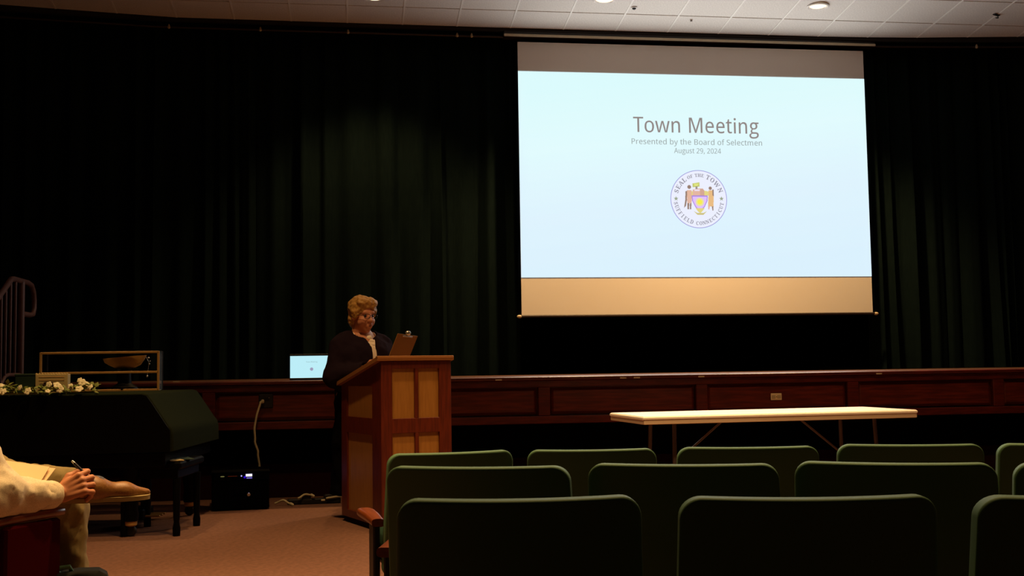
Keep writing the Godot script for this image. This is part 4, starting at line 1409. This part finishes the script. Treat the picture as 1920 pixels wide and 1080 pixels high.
	put("side_pane", box(Vector3(0.415, 0.146, -0.088), Vector3(0.004, 0.28, 0.15), 0.0), M.glass, c)
	put("top", box(Vector3(0, 0.292, -0.088), Vector3(0.83, 0.006, 0.17), 0.001), M.glass, c)
	put("floor_plate", box(Vector3(0, 0.004, -0.092), Vector3(0.82, 0.006, 0.16), 0.001), M.case_light, c)
	# what stands in the case: a hull-shaped tan bowl on a dark foot
	var bo := thing("wooden_bowl", "tan boat-shaped bowl on a dark foot inside the brass framed display case", "bowl", Vector3(-1.672, 0.936, -8.69))
	var rg := []
	for q in [[0.02, 0.155], [0.075, 0.165], [0.115, 0.185], [0.145, 0.215], [0.158, 0.245]]:
		var r := PackedVector3Array()
		for j in 28:
			var a := TAU * j / 28.0
			r.append(Vector3(cos(a) * q[0], q[1] + (0.012 * cos(a) if q[1] > 0.2 else 0.0), sin(a) * q[0] * 0.38))
		rg.append(r)
	put("hull", Geo.new().loft(rg).mesh(50.0), M.straw, bo)
	put("foot", Geo.new().lathe([[0.10, 0.0], [0.095, 0.02], [0.05, 0.05], [0.045, 0.13], [0.07, 0.158]], Vector3.ZERO, Vector3.UP, 20).mesh(), M.piano_black, bo)
	var bd := Geo.new()
	for q in [[0.175, 0.235, 0.008], [0.185, 0.21, 0.006], [0.18, 0.19, 0.007], [0.165, 0.10, 0.008]]:
		bd.ball(Vector3(q[0], q[1], 0.02), Vector3.ONE * q[2])
	bd.tube(PackedVector3Array([Vector3(0.155, 0.245, 0.02), Vector3(0.178, 0.20, 0.02), Vector3(0.165, 0.10, 0.02)]), 0.0025)
	put("bead_string", bd.mesh(60.0), M.chrome, bo)
	# gift box and green box
	var gb := thing("card_box", "cream card box with a scalloped top edge and a dark flower on its face", "box", Vector3(-1.99, 0.928, -7.93), 4.0)
	var body := Geo.new().box(Vector3(0, 0.066, 0), Vector3(0.205, 0.132, 0.10), 0.003)
	put("body", body.mesh(), M.card, gb)
	for y in [0.112, 0.090]:
		put("band", box(Vector3(0, y, 0.051), Vector3(0.16, 0.004, 0.003), 0.001), M.brass, gb)
	var sc := Geo.new()
	for k in 12:
		sc.ball(Vector3(-0.096 + 0.0175 * k, 0.134, 0.045), Vector3(0.008, 0.007, 0.004), Transform3D(), 6)
	put("scalloped_edge", sc.mesh(60.0), M.card, gb)
	var fl := Geo.new()
	for k in 6:
		var a := TAU * k / 6.0
		fl.ball(Vector3(-0.02 + 0.026 * cos(a) * (1.5 if k % 3 == 0 else 1.0), 0.062 + 0.014 * sin(a), 0.052), Vector3(0.017, 0.009, 0.004), Transform3D(), 6)
	put("flower_print", fl.mesh(60.0), M.card_dark, gb)
	var g2 := thing("green_box", "small dark green box tucked between the cream card box and the stair rail", "box", Vector3(-2.18, 0.928, -8.02))
	put("body", box(Vector3(0.01, 0.063, 0), Vector3(0.15, 0.126, 0.10), 0.004), M.green_card, g2)
	put("lid", box(Vector3(0.01, 0.130, 0), Vector3(0.156, 0.014, 0.106), 0.003), M.green_card, g2)
	# garland of leaves and cream blossoms along the near edge of the lid
	var ga := thing("flower_garland", "low garland of green leaves and cream blossoms along the edge of the piano lid", "garland", Vector3(-1.95, 0.920, -7.595))
	var rng := RandomNumberGenerator.new()
	rng.seed = 17
	put("stem", Geo.new().tube(PackedVector3Array([Vector3(-0.42, 0.012, 0.0), Vector3(-0.2, 0.02, 0.02), Vector3(0.05, 0.014, -0.02), Vector3(0.30, 0.02, 0.0)]), 0.006).mesh(), M.leaf, ga)
	for k in 240:
		var x := rng.randf_range(-0.41, 0.31)
		var hgt := 0.02 + 0.03 * rng.randf() + (0.03 * rng.randf() if (x > 0.16 or x < -0.20) else 0.0)
		var c0 := Vector3(x, hgt, rng.randf_range(-0.06, 0.045))
		var dir := Vector3(rng.randf_range(-1, 1), rng.randf_range(-0.2, 0.7), rng.randf_range(-0.5, 1)).normalized()
		var sd := dir.cross(Vector3(0.2, 1, 0.1)).normalized()
		var up := sd.cross(dir)
		var ln := rng.randf_range(0.028, 0.055)
		var wd := ln * 0.38
		var lf := Geo.new()
		var pts := [c0, c0 + dir * ln * 0.4 + sd * wd - up * 0.002, c0 + dir * ln + up * -0.006, c0 + dir * ln * 0.4 - sd * wd - up * 0.002, c0 + dir * ln * 0.5 + up * 0.005, c0 + dir * ln * 0.4 - up * 0.006]
		var s := PackedVector3Array()
		for tri in [[0, 1, 4], [1, 2, 4], [2, 3, 4], [3, 0, 4], [1, 0, 5], [2, 1, 5], [3, 2, 5], [0, 3, 5]]:
			for i in tri:
				s.append(pts[i])
		lf.prim(s)
		put("leaf", lf.mesh(50.0), M.leaf, ga)
	for q in [[-0.345, 0.075, 0.0], [-0.30, 0.055, 0.03], [-0.27, 0.06, 0.02], [-0.29, 0.02, 0.07], [-0.24, 0.02, 0.07], [-0.255, 0.025, 0.08], [-0.14, 0.045, 0.06], [-0.09, 0.02, 0.07], [0.03, 0.02, 0.07], [0.07, 0.055, 0.0], [0.10, 0.03, 0.05], [0.16, 0.045, 0.02], [0.21, 0.085, 0.0], [0.23, 0.07, 0.02], [0.255, 0.06, 0.02], [0.28, 0.04, 0.03], [0.22, 0.03, 0.06], [0.02, 0.06, 0.0]]:
		var bl := Geo.new()
		var c1 := Vector3(q[0], q[1] + 0.012, q[2])
		var r: float = rng.randf_range(0.014, 0.021)
		var tilt := Basis.from_euler(Vector3(rng.randf_range(0.4, 1.3), rng.randf_range(-0.6, 0.6), 0))
		for k in 5:
			var a := TAU * k / 5.0
			bl.ball(Vector3.ZERO, Vector3(r * 0.62, r * 0.22, r * 0.62), Transform3D(tilt, c1 + tilt * Vector3(cos(a) * r * 0.72, 0.002, sin(a) * r * 0.72)), 6)
		bl.ball(Vector3.ZERO, Vector3.ONE * r * 0.3, Transform3D(tilt, c1 + tilt * Vector3(0, 0.004, 0)), 6)
		put("blossom", bl.mesh(60.0), M.petal, ga)

func stage_things() -> void:
	# stair rail at the stage end
	var r := thing("stair_handrail", "plum painted metal handrail with balusters and a looped end at the stage steps", "handrail", Vector3(-2.84, 0.98, -9.94))
	var oz := 9.94
	var P := func(z: float, y: float) -> Vector3:
		return Vector3(0, y - 0.98, z + oz)
	put("top_rail", Geo.new().tube(PackedVector3Array([P.call(-8.6, 1.185), P.call(-9.86, 1.83), P.call(-9.93, 1.868), P.call(-10.0, 1.875), P.call(-10.42, 1.875), P.call(-10.53, 1.86), P.call(-10.60, 1.80), P.call(-10.625, 1.73), P.call(-10.625, 1.66), P.call(-10.59, 1.605), P.call(-10.50, 1.592), P.call(-10.27, 1.592)]), 0.024, -1.0, 12).mesh(60.0), M.rail, r)
	put("bottom_rail", Geo.new().tube(PackedVector3Array([P.call(-8.7, 0.42), P.call(-9.72, 1.0), P.call(-9.80, 1.05), P.call(-9.88, 1.062), P.call(-10.23, 1.062)]), 0.016, -1.0, 10).mesh(60.0), M.rail, r)
	put("post", Geo.new().tube(PackedVector3Array([P.call(-10.235, 0.98), P.call(-10.235, 1.87)]), 0.028, -1.0, 12).mesh(60.0), M.rail, r)
	put("base_flange", Geo.new().lathe([[0.055, 0.0], [0.055, 0.008], [0.026, 0.014]], Vector3(0, 0, -0.295), Vector3.UP, 16).mesh(), M.rail, r)
	for z in [-10.06, -9.92, -9.79, -9.67, -9.54, -9.40, -9.26]:
		var yt: float = 1.87 if z < -9.93 else 1.868 + (z + 9.93) * -0.515
		var yb: float = 1.06 if z < -9.88 else 1.05 - (z + 9.82) * 0.57
		put("baluster", Geo.new().tube(PackedVector3Array([P.call(z, yb), P.call(z, yt)]), 0.012, -1.0, 8).mesh(60.0), M.rail, r)
	put("lower_post", Geo.new().tube(PackedVector3Array([P.call(-8.72, 0.0), P.call(-8.72, 1.25)]), 0.021, -1.0, 12).mesh(60.0), M.rail, r)
	# laptop on the stage edge
	var l := thing("laptop", "open laptop on the stage edge showing a pale slide, half hidden by the speaker", "laptop", Vector3(-0.34, 0.981, -9.72), 3.0)
	put("keyboard_base", box(Vector3(0, 0.009, 0.0), Vector3(0.36, 0.016, 0.24), 0.004), M.black_plastic, l)
	var lid := put("lid", box(Vector3(0, 0.118, -0.125), Vector3(0.36, 0.225, 0.010), 0.003), M.black_plastic, l)
	lid.rotation_degrees.x = -4.0
	var scr := put("display", quad(0.352, 0.190), glowing(Color(0.74, 0.93, 0.97), 1.0), lid, Vector3(0, 0.120, -0.1193))
	var lamp := AreaLight3D.new()
	lamp.name = "display_light"
	lamp.area_size = Vector2(0.34, 0.18)
	lamp.light_color = Color(0.8, 0.92, 1.0)
	lamp.light_energy = 0.006
	lamp.area_range = 10.0
	lamp.shadow_enabled = true
	scr.add_child(lamp)
	lamp.position = Vector3(0, 0, 0.01)
	lamp.rotation_degrees.y = 180.0
	var ink := glowing(Color(0.55, 0.66, 0.68))
	lettering("Town Meeting", -0.042, 0.055, 0.158, 0.010, -0.1188, ink, lid, ["Droid Sans"], "display_lettering")
	put("display_seal", Geo.new().lathe([[0.014, 0.0], [0.014, 0.0006]], Vector3(0.006, 0.100, -0.1188), Vector3(0, 0, 1), 20).mesh(), glowing(Color(0.62, 0.60, 0.72)), lid)
	# power outlet with a cord dropping to the floor box
	var b := thing("outlet_box", "black outlet box on the stage front above the equipment rack, pale plug in it", "outlet", Vector3(-0.695, 0.815, -9.43))
	put("plate", box(Vector3(0, 0, 0.012), Vector3(0.115, 0.115, 0.03), 0.006), M.black_plastic, b)
	put("socket", box(Vector3(0.01, 0.018, 0.028), Vector3(0.035, 0.030, 0.006), 0.002), M.iron, b)
	put("cover_screw", Geo.new().ball(Vector3(0.026, 0.026, 0.028), Vector3.ONE * 0.005).mesh(60.0), M.chrome, b)
	var cd := thing("hanging_cable", "pale power cord hanging from the outlet box down to the equipment rack", "cord", Vector3(-0.73, 0.10, -9.36))
	var pth := PackedVector3Array()
	var curve := Curve3D.new()
	for q in [[-0.715, 0.815, -9.375], [-0.735, 0.80, -9.345], [-0.762, 0.70, -9.33], [-0.778, 0.61, -9.325], [-0.775, 0.50, -9.33], [-0.752, 0.40, -9.34], [-0.742, 0.28, -9.36], [-0.748, 0.12, -9.36], [-0.76, 0.02, -9.36]]:
		curve.add_point(Vector3(q[0], q[1], q[2]) - cd.position, Vector3(0.004, 0.03, 0), Vector3(-0.004, -0.03, 0))
	pth = curve.tessellate(3, 3)
	put("cable", Geo.new().tube(pth, 0.0085, -1.0, 8).mesh(60.0), M.cord, cd)
	put("plug", Geo.new().box(Vector3(0.012, 0.715, -0.008), Vector3(0.024, 0.03, 0.03), 0.006).mesh(), M.cord, cd)
	var wp := thing("wall_plate", "cream double outlet plate on the stage front above the folding table", "outlet", Vector3(3.682, 0.771, -9.432))
	put("plate", box(Vector3(0, 0, 0.003), Vector3(0.100, 0.060, 0.008), 0.003), M.cream_plastic, wp)
	for x in [-0.024, 0.026]:
		put("socket", box(Vector3(x, -0.002 + 0.0 * x, 0.0075), Vector3(0.034, 0.030, 0.004), 0.003), M.cord, wp)
	put("screw", Geo.new().ball(Vector3(0.002, 0, 0.008), Vector3.ONE * 0.005).mesh(60.0), M.brass, wp)
	# equipment rack with lit displays on the floor
	var k := thing("equipment_rack", "low black audio rack with a lit blue-white display on the floor by the stage", "rack", Vector3(-0.865, 0, -9.07), 6.0)
	put("case", box(Vector3(0, 0.145, 0), Vector3(0.43, 0.27, 0.40), 0.008), M.rack, k)
	put("lid", box(Vector3(0, 0.288, 0), Vector3(0.44, 0.016, 0.41), 0.004), M.rack, k)
	put("faceplate", box(Vector3(0, 0.255, 0.203), Vector3(0.41, 0.050, 0.008), 0.002), M.rack, k)
	put("display_screen", box(Vector3(0.062, 0.266, 0.208), Vector3(0.048, 0.020, 0.003), 0.001), glowing(Color(0.92, 0.90, 1.0), 1.2), k)
	put("display_strip", box(Vector3(0.065, 0.245, 0.208), Vector3(0.042, 0.006, 0.003), 0.001), glowing(Color(0.55, 0.50, 0.95), 1.0), k)
	put("blue_led", Geo.new().ball(Vector3(0.030, 0.252, 0.208), Vector3(0.009, 0.009, 0.003)).mesh(60.0), glowing(Color(0.16, 0.03, 0.75), 1.0), k)
	put("white_led", Geo.new().ball(Vector3(0.006, 0.262, 0.208), Vector3(0.006, 0.006, 0.003)).mesh(60.0), glowing(Color(0.7, 0.68, 0.95), 1.0), k)
	put("amber_led", box(Vector3(-0.06, 0.262, 0.208), Vector3(0.07, 0.003, 0.002), 0.0005), glowing(Color(0.32, 0.10, 0.03), 1.0), k)
	put("dial_led", Geo.new().ball(Vector3(-0.135, 0.262, 0.208), Vector3(0.016, 0.004, 0.003)).mesh(60.0), glowing(Color(0.42, 0.40, 0.22), 1.0), k)
	put("knob", Geo.new().lathe([[0.014, 0.0], [0.014, 0.012], [0.010, 0.016]], Vector3(0.06, 0.12, 0.205), Vector3(0, 0, 1), 14).mesh(), M.chrome, k)
	put("handle", Geo.new().tube(PackedVector3Array([Vector3(-0.05, 0.17, 0.20), Vector3(-0.05, 0.17, 0.23), Vector3(0.05, 0.17, 0.23), Vector3(0.05, 0.17, 0.20)]), 0.006).mesh(), M.rack, k)
	var rl := OmniLight3D.new()
	rl.name = "display_glow"
	rl.light_color = Color(0.7, 0.65, 1.0)
	rl.light_energy = 0.0008
	rl.light_size = 0.02
	rl.omni_range = 10.0
	rl.omni_attenuation = 2.0
	rl.shadow_enabled = true
	k.add_child(rl)
	rl.position = Vector3(0.062, 0.266, 0.235)
	# cables and strips along the foot of the stage
	var c := thing("power_strip", "black power strip with pale cable ends on the carpet at the foot of the stage", "power strip", Vector3(-0.30, 0, -9.16), 3.0)
	put("strip", box(Vector3(0, 0.022, 0), Vector3(0.42, 0.044, 0.06), 0.008), M.black_plastic, c)
	for x in [-0.06, 0.11]:
		put("adapter", box(Vector3(x, 0.05, 0.0), Vector3(0.07, 0.045, 0.055), 0.008), M.black_plastic, c)
	put("switch", box(Vector3(0.07, 0.030, 0.033), Vector3(0.03, 0.014, 0.008), 0.003), M.cream_plastic, c)
	for q in [[[-0.60, 0.02, -9.10], [-0.54, 0.045, -9.08], [-0.48, 0.02, -9.06]], [[-0.42, 0.055, -9.10], [-0.37, 0.08, -9.12], [-0.32, 0.075, -9.13]], [[-0.20, 0.045, -9.12], [-0.12, 0.055, -9.13], [-0.04, 0.05, -9.15], [0.02, 0.09, -9.18]]]:
		var pp := PackedVector3Array()
		var fi := thing("loose_cable", ["pale cable curled on the carpet right beside the equipment rack", "thin pale cable looping over the power strip at the stage foot", "pale cable running from the power strip towards the lectern"][c.get_meta("count", 0)], "cable", Vector3(q[0][0], 0, q[0][2]))
		c.set_meta("count", c.get_meta("count", 0) + 1)
		var cv := Curve3D.new()
		for v in q:
			cv.add_point(Vector3(v[0], v[1], v[2]) - fi.position, Vector3(-0.02, -0.004, 0), Vector3(0.02, 0.004, 0))
		pp = cv.tessellate(3, 4)
		put("cable", Geo.new().tube(pp, 0.008, -1.0, 8).mesh(60.0), M.cord, fi)
		put("connector", Geo.new().tube(PackedVector3Array([pp[pp.size() - 1], pp[pp.size() - 1] + Vector3(0.02, -0.012, 0.01)]), 0.011).mesh(60.0), M.cord, fi)
